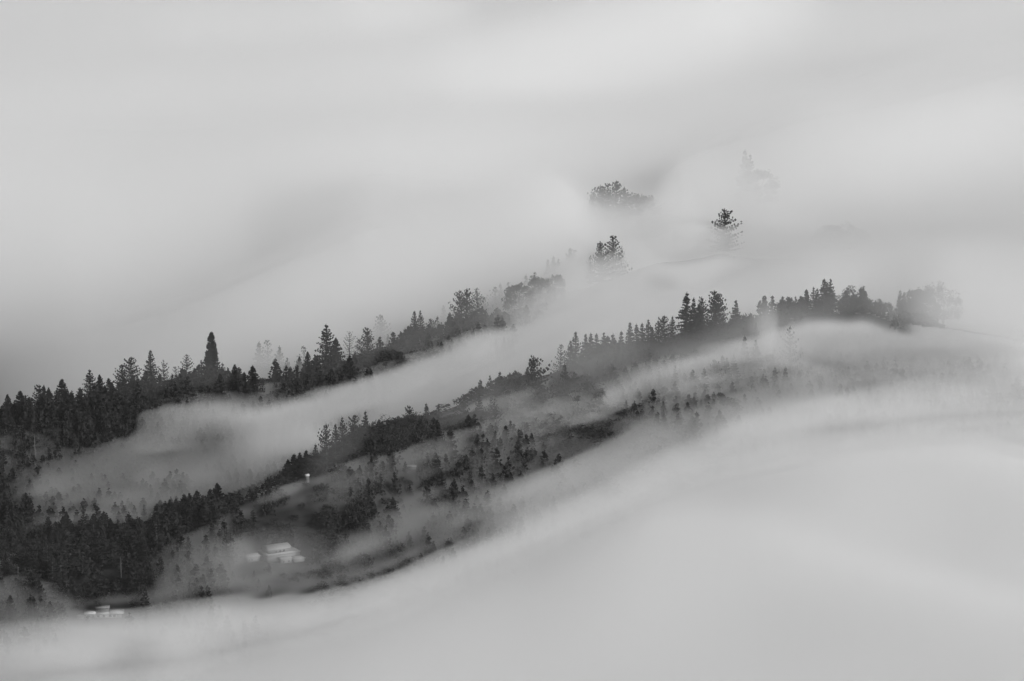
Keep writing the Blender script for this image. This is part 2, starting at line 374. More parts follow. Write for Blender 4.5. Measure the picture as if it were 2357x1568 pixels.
MIST_TAU = {        # optical depth of all the fog before the forest at those places
    0: [0.0, 0.0, 0.0, 0.02, 0.14, 0.07, 0.02, 0.0, 0.0, 0.03, 0.01, 0.46, 0.31, 0.28, 0.22, 0.13, 0.99, 1.79, 2.5],
    100: [0.0, 0.0, 0.01, 0.12, 0.06, 0.06, 0.13, 0.18, 0.12, 0.12, 0.11, 0.01, 0.0, 0.01, 0.2, 0.21, 0.29, 0.31, 1.05, 1.7, 2.39],
    200: [0.0, 0.0, 0.0, 0.0, 0.05, 0.08, 0.11, 0.12, 0.11, 0.12, 0.07, 0.24, 0.02, 0.0, 0.0, 0.0, 0.04, 0.05, 0.0, 0.43, 1.73, 2.5],
    300: [0.0, 0.01, 0.0, 0.0, 0.0, 0.14, 0.13, 0.11, 0.11, 0.2, 0.22, 0.46, 0.01, 0.0, 0.0, 0.06, 0.15, 0.02, 0.79, 1.92],
    400: [0.0, 0.0, 0.26, 0.02, 0.77, 0.74, 0.62, 0.1, 0.16, 0.39, 0.2, 0.27, 0.02, 0.03, 0.16, 0.17, 0.19, 0.22, 0.17, 0.11, 0.35, 1.51, 2.44],
    500: [0.0, 0.03, 0.26, 0.31, 1.01, 1.27, 0.69, 0.14, 0.34, 0.81, 1.04, 0.87, 0.3, 0.33, 0.16, 0.13, 0.27, 0.35, 0.2, 0.12, 0.03, 0.31, 1.37, 1.99],
    600: [0.0, 1.12, 0.19, 0.24, 0.59, 2.5, 2.5, 2.5, 2.03, 1.24, 0.66, 1.31, 0.11, 0.03, 0.0, 0.0, 0.0, 0.0, 0.13, 0.09, 0.0, 0.9, 1.89],
    700: [0.0, 0.0, 0.13, 0.0, 0.75, 2.5, 2.5, 2.5, 2.5, 0.0, 0.31, 0.0, 0.14, 0.02, 0.12, 0.03, 0.0, 0.0, 0.0, 0.0, 0.0, 0.03, 0.1, 0.12, 0.0, 1.15, 2.5],
    800: [0.0, 0.0, 0.03, 0.22, 0.0, 2.0, 2.5, 2.5, 0.0, 0.0, 0.0, 0.0, 0.24, 0.2, 0.22, 0.16, 0.14, 0.03, 0.06, 0.06, 0.13, 0.17, 0.07, 0.09, 0.13, 0.71, 1.85, 2.5],
    900: [0.0, 0.0, 0.04, 0.54, 0.0, 1.72, 2.5, 2.5, 2.31, 0.0, 0.0, 0.0, 0.16, 0.1, 0.09, 0.0, 0.05, 0.07, 0.13, 0.11, 0.13, 0.08, 0.02, 0.13, 0.09, 1.55, 2.22, 2.5],
    1000: [0.27, 0.91, 0.0, 0.0, 0.45, 2.5, 2.5, 2.5, 2.26, 0.26, 1.0, 0.09, 0.0, 0.13, 0.23, 0.3, 0.13, 0.14, 0.03, 0.15, 0.09, 0.14, 0.1, 0.08, 0.09, 0.19, 1.0, 2.12, 2.5],
    1100: [0.0, 0.49, 0.25, 0.76, 2.06, 2.5, 2.5, 1.67, 0.0, 1.25, 0.64, 0.0, 0.0, 0.45, 0.08, 0.14, 0.12, 0.09, 0.11, 0.09, 0.16, 0.25, 0.07, 0.17, 0.61, 2.11, 2.5],
    1200: [2.46, 0.19, 0.05, 0.64, 2.5, 2.5, 2.5, 0.0, 0.34, 1.27, 0.81, 0.47, 0.31, 0.28, 0.12, 0.12, 0.11, 0.05, 0.08, 0.05, 0.15, 0.88, 0.42, 0.78, 1.61, 2.5],
    1300: [0.0, 0.0, 0.83, 2.5, 2.5, 2.5, 2.5, 0.0, 0.0, 0.0, 0.0, 0.56, 0.59, 0.28, 0.1, 0.09, 0.03, 0.07, 0.0, 0.74, 0.72, 0.64, 1.98, 2.5],
    1400: [2.5, 2.5, 2.41, 0.0, 0.15, 0.0, 0.0, 0.0, 0.0, 0.3, 1.22, 0.81, 0.07, 0.04, 0.04, 0.02, 0.18, 0.62, 0.72, 1.77, 2.5],
    1500: [2.5, 2.5, 2.02, 1.99, 0.0, 0.0, 0.0, 0.64, 1.24, 0.44, 0.05, 0.05, 0.11, 0.16, 0.14, 0.33, 0.49, 0.54, 2.06, 2.5],
    1600: [2.5, 2.5, 0.95, 0.0, 0.0, 0.0, 0.0, 0.02, 1.55, 0.96, 0.63, 1.11, 0.26, 0.12, 0.11, 0.28, 0.31, 0.57, 1.8, 2.5],
    1700: [2.5, 0.0, 0.0, 0.0, 0.0, 0.77, 1.84, 1.75, 1.67, 0.74, 0.82, 0.2, 0.08, 0.3, 0.52, 0.88, 2.2, 2.5],
    1800: [2.5, 0.13, 0.99, 0.97, 0.41, 1.62, 1.91, 1.95, 1.51, 0.96, 0.25, 0.32, 0.16, 0.37, 0.78, 1.48, 2.5],
    1900: [2.5, 0.0, 1.34, 2.5, 2.5, 2.5, 1.77, 1.51, 1.13, 1.12, 0.66, 0.59, 0.69, 1.53, 2.34],
    2000: [2.5, 0.0, 2.5, 2.5, 2.5, 1.99, 1.82, 0.69, 0.88, 1.04, 0.67, 1.13, 1.46, 2.23],
    2100: [2.5, 2.03, 1.11, 2.5, 2.5, 2.5, 2.05, 0.26, 0.06, 0.88, 1.58, 1.63, 2.38],
    2200: [2.5, 2.5, 2.5, 2.5, 2.44, 1.3, 0.0, 0.77, 1.6, 2.08],
    2357: [2.5, 2.5, 2.5, 2.5, 2.5, 1.18, 1.55, 1.89, 2.08, 0.07]}
TAU_TABLE = [(PK[k][0], np.array(MIST_TAU[int(PU[k])])) for k in range(len(PU))]
VS = np.arange(1620.0, 560.0, -4.0)            # sight lines, from low to high
SI = np.linspace(-0.192, 0.192, 753)
RIM = np.clip((0.188 - np.abs(SI)) / 0.035, 0, 1)   # the mist thins out well beyond the picture's sides
def cols(G):                                   # rows of a grid at the finer columns
    i = np.clip(np.searchsorted(S, SI) - 1, 0, len(S) - 2)
    a = ((SI - S[i]) / (S[i + 1] - S[i]))[:, None]
    return G[i] * (1 - a) + G[i + 1] * a
TI, FI = cols(T), cols(F)
sel = lambda a: np.interp(SI, S, a)
I_SEA, I_RI, I_FR, I_MA = sel(Y_SEA), sel(Y_RI), sel(Y_FR), sel(Y_MA)
UI = 1178.5 + SI[:, None] * FOC * (CT + (784.0 - VS)[None, :] / FOC * ST)
Y_G, Y_C, TAU_D = (np.zeros((len(SI), len(VS))) for _ in range(3))
tp = tanphi(VS)
yy = np.arange(1850.0, 3420.0, 8.0)
END = np.zeros(len(SI))
for a in range(len(SI)):
    kk = (YG > I_SEA[a] - 260) & (YG < I_RI[a] + 30)
    yv, tv = YG[kk], TI[a][kk]
    def hits(add):
        pv = project(SI[a] * yv, yv, tv + add)[1]
        env = np.minimum.accumulate(pv) - np.arange(len(pv)) * 1e-6
        return np.interp(-VS, -env, yv), env[-1]
    Y_G[a], END[a] = hits(0.0)
    dc = np.minimum(np.minimum(np.abs(yv - I_RI[a]), np.abs(yv - I_FR[a])), np.abs(yv - I_MA[a]))
    Y_C[a], _ = hits(5.0 + np.minimum(0.21 * dc, 30.0))
    z = CAM_Z - yy[None, :] * tp[:, None]
    fz = np.interp(yy, YG, FI[a])
    den = (z < fz[None, :]) & (yy[None, :] < Y_G[a][:, None])
    TAU_D[a] = den.sum(1) * 8.0 * DENSE_S / np.cos(np.arctan(tp))
Y_C = np.minimum(np.where(Y_G - Y_C > 150, Y_G - 30, Y_C), Y_G - 2)
want_tau = survey(np.clip(UI, 0, 2356.0), np.broadcast_to(VS, UI.shape) * 1.0, TAU_TABLE)
LM = np.maximum(want_tau - TAU_D, 0) / SIG_MIST * RIM[:, None]
fade = np.clip((VS[None, :] - END[:, None] + 8) / 30.0, 0, 1)     # nothing above the far crest
LM *= fade
LM *= np.clip((2.3 - TAU_D) / 1.2, 0, 1)
LM = blur2(LM, 13, 5)
gapk = np.full(LM.shape, 99.0)                 # sight lines left before the next jump over a crest
jump = np.zeros(LM.shape, bool)
jump[:, :-1] = ((Y_G[:, 1:] - Y_G[:, :-1]) > 45) & (Y_G[:, :-1] < np.maximum(I_FR, I_MA)[:, None] + 45)
for k in range(LM.shape[1] - 2, -1, -1):
    gapk[:, k] = np.where(jump[:, k], 0.0, gapk[:, k + 1] + 1)
tk = np.maximum(np.clip(gapk / 9.0, 0, 1), np.clip((UI - 2060) / 60, 0, 1))
LM *= blur2(tk * tk * (3 - 2 * tk), 9, 1)
m_ = np.clip(LM / 12.0, 0, 1)
m_ = m_ * m_ * (3 - 2 * m_)
ext = np.clip(Y_G + 3 - Y_C, 0, 40)
MF = (Y_C + ext) - m_ * ext - np.maximum(LM - 0.3 * ext * m_, 0)
MB = Y_C + ext + 1.3
under = m_ <= 0.0
MF = np.where(under, Y_C + ext + 1, MF)
def mist_tau(s, v, y):
    """optical depth of the mist in front of a point"""
    s, v, y = np.atleast_1d(s), np.atleast_1d(v), np.atleast_1d(y)
    fi = np.clip((s - SI[0]) / (SI[1] - SI[0]), 0, len(SI) - 1.001)
    fj = np.clip((VS[0] - v) / 4.0, 0, len(VS) - 1.001)
    i, j = fi.astype(int), fj.astype(int)
    a, b = fi - i, fj - j
    g = lambda G: G[i, j] * (1 - a) * (1 - b) + G[i + 1, j] * a * (1 - b) + G[i, j + 1] * (1 - a) * b + G[i + 1, j + 1] * a * b
    return np.clip(np.minimum(y, g(MB)) - g(MF), 0, None) * SIG_MIST

# mist that stands a little higher than the tree tops along the crests: (u, optical depth at the crest)
VEILS = []
def veil(yc, zc, table, up, down=70.0, ahead=25.0):
    up = (np.zeros(len(SI)) + up)[:, None]
    us_ = np.array([t[0] for t in table], float)
    ts_ = np.array([t[1] for t in table], float)
    uc, vc = project(SI * yc, yc, zc)
    t0 = smooth1(np.interp(uc, us_, ts_, left=0, right=ts_[-1]), 19) * RIM
    w = np.linspace(-1, 1, 33)
    vv = vc[:, None] - np.where(w[None, :] < 0, w[None, :] * down, w[None, :] * up)
    prof = np.cos(w * math.pi / 2) ** 1.3
    prof = np.where(w > 0, 1 - w ** 2 * (3 - 2 * w), 1 - w ** 2 * (3 + 2 * w))
    L = t0[:, None] * prof[None, :] / SIG_VEIL + 0.4
    back = np.broadcast_to((yc - ahead)[:, None], vv.shape) + 0.0
    VEILS.append((vv, back - L, back, vc, up, down))
    return t0
SIG_VEIL = 1.0 / 90.0
veil(sel(Y_RI), sel(Z_RI) + 4, [(240, 0.0), (300, 0.05), (500, 0.10), (560, 0.03), (700, 0.04), (800, 0.08), (920, 0.16), (1100, 0.22), (1150, 0.45), (1330, 0.45), (1370, 0.0)], 150)
veil(sel(Y_MA), sel(Z_MA) + 4, [(1090, 0.0), (1120, 0.12), (1200, 0.08), (1260, 0.2), (1340, 0.38), (1440, 0.36), (1500, 0.15), (1600, 0.10), (1660, 0.2), (1720, 0.34), (1800, 0.32), (1880, 0.28),
      (1980, 0.45), (2040, 0.8), (2080, 0.9), (2110, 1.3), (2140, 1.7), (2200, 2.0), (2357, 2.2)],
     np.interp(1178.5 + SI * 8600.0, [1980, 2100], [125.0, 240.0]))
veil(sel(Y_FR), sel(Z_FR) + 4, [(700, 0.0), (740, 0.10), (850, 0.10), (900, 0.0), (960, 0.06), (1060, 0.18), (1150, 0.22), (1300, 0.2), (1500, 0.4), (1560, 0.65), (1700, 0.55), (1850, 0.8), (2357, 1.3)], 110)
def veil_tau(s, v, ys):
    out = np.zeros(len(ys))
    i = int(np.clip(round((s - SI[0]) / (SI[1] - SI[0])), 0, len(SI) - 1))
    for vv, f_, b_, vc, up, down in VEILS:
        o = np.argsort(vv[i])
        if v < vv[i][o][0] or v > vv[i][o][-1]:
            continue
        a, b = np.interp(v, vv[i][o], f_[i][o]), np.interp(v, vv[i][o], b_[i][o])
        out += np.clip(np.minimum(ys, b) - a, 0, None) * SIG_VEIL
    return out
# ------------------------------------------------------------------ materials
def mat(name, grey, rough=0.9, noise=None, amount=0.35):
    m = bpy.data.materials.new(name)
    m.use_nodes = True
    nt = m.node_tree
    b = nt.nodes["Principled BSDF"]
    b.inputs["Roughness"].default_value = rough
    b.inputs["Specular IOR Level"].default_value = 0.2
    b.inputs["Base Color"].default_value = (grey, grey, grey, 1)
    if noise:
        tc = nt.nodes.new("ShaderNodeTexCoord")
        n = nt.nodes.new("ShaderNodeTexNoise")
        n.inputs["Scale"].default_value = noise
        n.inputs["Detail"].default_value = 5
        r = nt.nodes.new("ShaderNodeMapRange")
        r.inputs["From Min"].default_value = 0.3
        r.inputs["From Max"].default_value = 0.7
        r.inputs["To Min"].default_value = grey * (1 - amount)
        r.inputs["To Max"].default_value = grey * (1 + amount)
        nt.links.new(tc.outputs["Object"], n.inputs["Vector"])
        nt.links.new(n.outputs["Fac"], r.inputs["Value"])
        nt.links.new(r.outputs["Result"], b.inputs["Base Color"])
    return m

def fog_material(name, density, aniso=0.1, colour=0.995):
    m = bpy.data.materials.new(name)
    m.use_nodes = True
    nt = m.node_tree
    nt.nodes.clear()
    v = nt.nodes.new("ShaderNodeVolumePrincipled")
    v.inputs["Color"].default_value = (colour, colour, colour, 1)
    v.inputs["Density"].default_value = density
    v.inputs["Anisotropy"].default_value = aniso
    o = nt.nodes.new("ShaderNodeOutputMaterial")
    nt.links.new(v.outputs[0], o.inputs["Volume"])
    m.cycles.homogeneous_volume = True
    return m

def mesh_from(name, verts, faces, material, smooth=False):
    me = bpy.data.meshes.new(name)
    verts = np.asarray(verts, np.float32)
    me.vertices.add(len(verts))
    me.vertices.foreach_set("co", verts.ravel())
    if isinstance(faces, np.ndarray):
        n, k = faces.shape
        me.loops.add(n * k)
        me.loops.foreach_set("vertex_index", faces.ravel().astype(np.int32))
        me.polygons.add(n)
        me.polygons.foreach_set("loop_start", np.arange(0, n * k, k, dtype=np.int32))
        me.polygons.foreach_set("loop_total", np.full(n, k, dtype=np.int32))
    else:
        tot = sum(len(q_) for q_ in faces)
        me.loops.add(tot)
        me.loops.foreach_set("vertex_index", np.array([i for q_ in faces for i in q_], np.int32))
        me.polygons.add(len(faces))
        st, c = [], 0
        for q_ in faces:
            st.append(c)
            c += len(q_)
        me.polygons.foreach_set("loop_start", np.array(st, np.int32))
        me.polygons.foreach_set("loop_total", np.array([len(q_) for q_ in faces], np.int32))
    me.materials.append(material)
    me.update(calc_edges=True)
    if smooth:
        me.polygons.foreach_set("use_smooth", np.ones(len(me.polygons), bool))
    me.validate()
    return me

def link(name, me, parent=None, loc=None, **props):
    o = bpy.data.objects.new(name, me)
    COL.objects.link(o)
    if parent is not None:
        o.parent = parent
    if loc is not None:
        o.location = loc
    for k, v in props.items():
        o[k] = v
    return o

def grid_faces(n, m, off=0, flip=False):
    i, j = np.meshgrid(np.arange(n - 1), np.arange(m - 1), indexing='ij')
    a = (i * m + j + off).ravel()
    q_ = np.stack([a, a + m, a + m + 1, a + 1], 1)
    return q_[:, ::-1] if flip else q_

def closed_sheet(name, top, bottom, material, sel=None):
    n, m = top.shape
    xs, ys = SX, SY
    v = np.concatenate([np.stack([xs, ys, top], -1).reshape(-1, 3), np.stack([xs, ys, bottom], -1).reshape(-1, 3)])
    N = n * m
    faces = [grid_faces(n, m), grid_faces(n, m, N, True)]
    def wall(idx):
        idx = np.array(idx)
        a, b = idx[:-1], idx[1:]
        return np.stack([a, b, b + N, a + N], 1)
    e1 = wall([j for j in range(m)])
    e2 = wall([(n - 1) * m + j for j in range(m - 1, -1, -1)])
    e3 = wall([i * m for i in range(n - 1, -1, -1)])
    e4 = wall([i * m + m - 1 for i in range(n)])
    faces += [e1[:, ::-1] * 1, e2[:, ::-1] * 1, e3[:, ::-1] * 1, e4[:, ::-1] * 1]
    me = mesh_from(name, v, np.concatenate(faces), material, smooth=False)
    return me

# ------------------------------------------------------------------ tree shapes
def norm(a):
    return a / (np.linalg.norm(a, axis=-1, keepdims=True) + 1e-9)

class Acc:
    def __init__(self):
        self.v, self.f, self.n = [], [], 0
    def add(self, v, f):
        self.v.append(np.asarray(v, float))
        self.f.append(np.asarray(f, int) + self.n)
        self.n += len(v)
    def tri(self, a, b, c):                    # arrays (k,3) each
        k = len(a)
        v = np.stack([a, b, c], 1).reshape(-1, 3)
        self.add(v, np.arange(3 * k).reshape(-1, 3))
    def get(self):
        return np.concatenate(self.v), np.concatenate(self.f)

def tube(acc, pts, radii, sides=6):
    pts = np.asarray(pts, float)
    n = len(pts)
    d = norm(np.gradient(pts, axis=0))
    ref = np.where(np.abs(d[:, 2:3]) > 0.9, np.array([[1.0, 0, 0]]), np.array([[0, 0, 1.0]]))
    a = norm(np.cross(d, ref))
    b = np.cross(d, a)
    th = np.arange(sides) * 2 * math.pi / sides
    ring = (pts[:, None] + np.asarray(radii)[:, None, None] * (np.cos(th)[None, :, None] * a[:, None] + np.sin(th)[None, :, None] * b[:, None]))
    f = []
    for i in range(n - 1):
        for k in range(sides):
            p, q_ = i * sides + k, i * sides + (k + 1) % sides
            f += [(p, q_, q_ + sides), (p, q_ + sides, p + sides)]
    acc.add(ring.reshape(-1, 3), f)

def sprays(crown, r, base, tip, droop, width, lift, n, leaf):
    """needle sprays along one bough that runs from base to tip"""
    d = tip - base
    L = np.linalg.norm(d[:2]) + 1e-6
    dirh = np.array([d[0], d[1], 0]) / L
    side = np.array([-dirh[1], dirh[0], 0])
    t = np.linspace(0.12, 1.0, n) + r.normal(0, 0.02, n)
    P = base + d * t[:, None]
    P[:, 2] += -droop * L * 4 * 0.25 * np.sin(t * math.pi) * 0 - droop * L * t ** 2 + lift * L * t ** 3
    for sgn in (-1, 1):
        ln = width * L * np.clip(1.05 - t, 0.02, 1) ** 0.7 * r.uniform(0.6, 1.25, n) + leaf * 0.5
        out = dirh * 0.75 + side * sgn
        out = out / np.linalg.norm(out)
        q_ = P + out * ln[:, None]
        q_[:, 2] -= ln * r.uniform(0.0, 0.35, n)
        w = leaf * r.uniform(0.6, 1.2, n)
        a = P - dirh * w[:, None] * 0.8
        b = P + dirh * w[:, None] * 0.8
        crown.tri(a, b, q_)
    hang = P + side * r.normal(0, 0.25, (n, 1)) * leaf
    hang[:, 2] -= leaf * r.uniform(0.6, 1.7, n)
    crown.tri(P - dirh * leaf * 0.7, P + dirh * leaf * 0.9, hang)
    up = P + dirh * leaf * 0.3
    up[:, 2] += leaf * r.uniform(0.3, 0.9, n)
    crown.tri(P - dirh * leaf * 0.6, P + dirh * leaf * 0.6, up)

def conifer(seed, half=0.17, base=0.12, power=0.8, droop=0.25, lift=0.1, whorls=26, per=6, leaf=0.022, gap=0.0, ragged=0.25, blunt=0.0,
            stations=6, width=0.30, lean=0.0, limbs=True):
    """a conifer 1 m tall: crown, trunk and boughs"""
    r = np.random.default_rng(seed)
    crown, trunk, bough = Acc(), Acc(), Acc()
    zt = np.linspace(0, 1, 8)
    bend = np.stack([lean * zt ** 2 + 0.006 * np.sin(zt * 5 + seed), 0.006 * np.cos(zt * 4 + seed), zt], 1)
    tube(trunk, bend, 0.016 * (1 - zt) ** 0.8 + 0.0012, 6)
    az = r.uniform(0, 6.28)
    side_bias = r.uniform(0, 6.28)
    for i in range(whorls):
        t = (i + r.uniform(-0.3, 0.3)) / whorls
        t = min(max(t, 0.0), 0.995)
        z = base + (1 - base) * t
        R = half * ((1 - t) ** power * (1 - blunt) + blunt * math.sqrt(max(0.0, 1 - t ** 3)))
        R *= min(1.0, 0.62 + 1.9 * t) if t < 0.25 else 1.0
        R *= 1 + ragged * 0.6 * math.sin(i * 1.7 + seed)
        np_ = max(3, int(per * (0.55 + 0.45 * (1 - t))))
        for k in range(np_):
            az += 2.4 + r.normal(0, 0.3)
            if r.random() < gap:
                continue
            L = R * r.uniform(1 - ragged, 1 + ragged) * (1 + 0.12 * math.cos(az - side_bias))
            L = max(L, 0.012)
            b0 = np.array([lean * z * z, 0, z + r.uniform(-0.01, 0.01)])
            rise = (0.55 * t - 0.05) * L
            tip = b0 + np.array([math.cos(az) * L, math.sin(az) * L, rise])
            ns = max(2, int(stations * (0.35 + L / half * 0.75)))
            sprays(crown, r, b0, tip, droop * (1 - 0.6 * t), width, lift, ns, leaf * r.uniform(0.8, 1.25))
            if limbs and L > half * 0.35 and r.random() < 0.7:
                tt = np.array([0, 0.5, 0.95])
                P = b0 + (tip - b0) * tt[:, None]
                P[:, 2] += -droop * (1 - 0.6 * t) * L * tt ** 2 + lift * L * tt ** 3
                tube(bough, P, [0.0035, 0.0022, 0.0008], 3)
    n = 10                                     # leader
    zz = np.linspace(0.955, 1.012, n)
    P = np.stack([np.full(n, lean), np.zeros(n), zz], 1)
    a = r.uniform(0, 6.28, n)
    o = np.stack([np.cos(a), np.sin(a), 0.6 * np.ones(n)], 1) * (leaf * 0.9 * (1.2 - (zz - 0.955) / 0.06))[:, None]
    crown.tri(P, P + np.array([0, 0, leaf * 0.6]), P + o)
    return crown, trunk, bough

def clumpy(seed, half=0.36, height=0.62, clumps=46, leaf=0.03, z0=0.36, flat=0.75, spread=0.11, per=38, tall=0.0, limbs=9, fork=0.28):
    """a rounded tree 1 m tall built from leaf clumps on spreading limbs"""
    r = np.random.default_rng(seed)
    crown, trunk, bough = Acc(), Acc(), Acc()
    tube(trunk, [(0, 0, 0), (0.01, 0, 0.12), (0.0, 0.01, fork), (0.015, 0.0, 0.6 * (z0 + height))], [0.03, 0.024, 0.019, 0.006], 6)
    cs = []
    for i in range(clumps):
        th = r.uniform(0, 6.28)
        el = math.asin(r.uniform(-0.25, 1.0))
        rr = r.uniform(0.55, 1.0) ** 0.5
        x = math.cos(th) * math.cos(el) * half * rr
        y = math.sin(th) * math.cos(el) * half * rr
        z = z0 + (height + tall * math.exp(-(x * x + y * y) / 0.02)) * max(-0.2, math.sin(el)) * rr * r.uniform(0.82, 1.0)
        cs.append((x, y, z))
        sp = spread * r.uniform(0.55, 1.25)
        c = norm(r.normal(0, 1, (per, 3))) * (r.uniform(0.2, 1, (per, 1)) ** 0.5) * sp
        c[:, 2] *= flat
        c += np.array([x, y, z])
        d1 = norm(r.normal(0, 1, (per, 3))) * leaf * r.uniform(0.6, 1.4, (per, 1))
        d2 = norm(r.normal(0, 1, (per, 3))) * leaf * r.uniform(0.6, 1.4, (per, 1))
        crown.tri(c, c + d1, c + d2)
        crown.tri(c, c - d1, c + d2 * 0.6 - d1 * 0.3)
    for i in range(limbs):
        x, y, z = cs[i * len(cs) // limbs]
        m = np.array([x * 0.4, y * 0.4, fork + (z - fork) * 0.5])
        tube(bough, [(0, 0, fork * r.uniform(0.8, 1.2)), m, (x, y, z)], [0.012, 0.008, 0.003], 4)
    return crown, trunk, bough

def dead_tree(seed, n=16):
    r = np.random.default_rng(seed)
    trunk, bough = Acc(), Acc()
    tube(trunk, [(0, 0, 0), (0.006, 0, 0.4), (0, 0.004, 0.8), (0.004, 0, 1.0)], [0.019, 0.014, 0.009, 0.002], 6)
    for i in range(n):
        z = r.uniform(0.3, 0.95)
        a = r.uniform(0, 6.28)
        L = 0.16 * (1.15 - z) * r.uniform(0.6, 1.5) + 0.02
        d = np.array([math.cos(a), math.sin(a), 0])
        tube(bough, [np.array([0, 0, z]), np.array([0, 0, z]) + d * L * 0.5 + [0, 0, -0.01], np.array([0, 0, z]) + d * L + [0, 0, 0.02]],
             [0.004, 0.003, 0.001], 3)
    return None, trunk, bough

def scrap(seed, kind):
    """cheap tree for the joined forest: about 250 triangles"""
    r = np.random.default_rng(seed)
    if kind == 0:
        c, t, b = conifer(seed, half=0.24, whorls=14, per=6, stations=3, leaf=0.058, width=0.55, ragged=0.22, limbs=False, base=0.04, power=0.95)
    elif kind == 1:
        c, t, b = conifer(seed, half=0.19, whorls=14, per=5, stations=3, leaf=0.06, width=0.55, ragged=0.2, limbs=False, base=0.04, power=0.85, blunt=0.05)
    else:
        c, t, b = clumpy(seed, half=0.38, clumps=16, per=12, leaf=0.085, spread=0.16, height=0.5, z0=0.34)
    return c.get()

M_LEAF = mat("evergreen_needles", 0.022, 0.85, 0.9, 0.45)
M_LEAF2 = mat("broad_leaves", 0.028, 0.85, 0.9, 0.45)
M_BARK = mat("bark", 0.11, 0.95, 3.0, 0.4)
M_PALE = mat("bleached_wood", 0.14, 0.9, 3.0, 0.3)

KINDS = {
    'fir': [dict(seed=s, half=0.25, whorls=27, per=8, droop=0.30, lift=0.24, ragged=0.24, power=1.0) for s in (1, 2, 3)],
    'dense': [dict(seed=s, half=0.29, whorls=30, per=10, droop=0.25, lift=0.15, ragged=0.17, power=0.92, leaf=0.028, width=0.36) for s in (4, 5, 17)],
    'open': [dict(seed=s, half=0.27, whorls=24, per=6, droop=0.1, lift=0.40, gap=0.2, ragged=0.36, power=0.78, leaf=0.022, base=0.16) for s in (6, 7)],
    'curved': [dict(seed=s, half=0.25, whorls=14, per=4, droop=0.5, lift=0.8, gap=0.12, ragged=0.2, power=0.6, leaf=0.013, base=0.22, width=0.13, stations=8) for s in (8, 9)],
    'slim': [dict(seed=s, half=0.16, whorls=26, per=7, droop=0.3, lift=0.1, ragged=0.2, power=0.9, leaf=0.024) for s in (10, 11, 12)],
    'spire': [dict(seed=13, half=0.175, whorls=46, per=11, droop=0.12, lift=0.05, ragged=0.11, power=0.72, blunt=0.06, leaf=0.024, base=0.03, width=0.4)],
    'rugged': [dict(seed=s, half=0.29, whorls=22, per=8, droop=0.12, lift=0.3, gap=0.12, ragged=0.36, power=0.75, blunt=0.12, leaf=0.027, base=0.12) for s in (14, 15, 16)],
}
PROTO = {}
for k, lst in KINDS.items():
    PROTO[k] = [conifer(**d) for d in lst]
PROTO['round'] = [clumpy(s, half=0.42, height=0.62, z0=0.27, fork=0.14, clumps=60, per=52, leaf=0.036) for s in (20, 21, 22)]
PROTO['clump'] = [clumpy(s, half=0.38, height=0.6, z0=0.3, fork=0.16, clumps=34, spread=0.12, per=54, leaf=0.026, tall=0.08) for s in (23, 24, 25)]
PROTO['snag'] = [dead_tree(s) for s in (30, 31)]
MESH = {}
def tree_meshes(kind, i):
    key = (kind, i)
    if key not in MESH:
        c, t, b = PROTO[kind][i]
        leafm = M_LEAF2 if kind in ('round', 'clump') else M_LEAF
        wood = M_PALE if kind == 'snag' else M_BARK
        MESH[key] = [(mesh_from("crown", *c.get(), leafm) if c else None), mesh_from("trunk", *t.get(), wood),
                     (mesh_from("bough", *b.get(), wood) if b.v else None)]
    return MESH[key]
def make_tree(name, kind, i, loc, h, wide, rot, label, group=None, category="tree"):
    e = link(name, None, None, loc, label=label, category=category)
    if group:
        e["group"] = group
    e.empty_display_size = 2.0
    e.rotation_euler = (0, 0, rot)
    e.scale = (h * wide, h * wide, h)
    crown, trunk, bough = tree_meshes(kind, i)
    link("trunk", trunk, e)
    if crown:
        link("crown", crown, e)
    if bough:
        o = link("bough", bough, e)
        o["kind"] = "stuff"
    return e
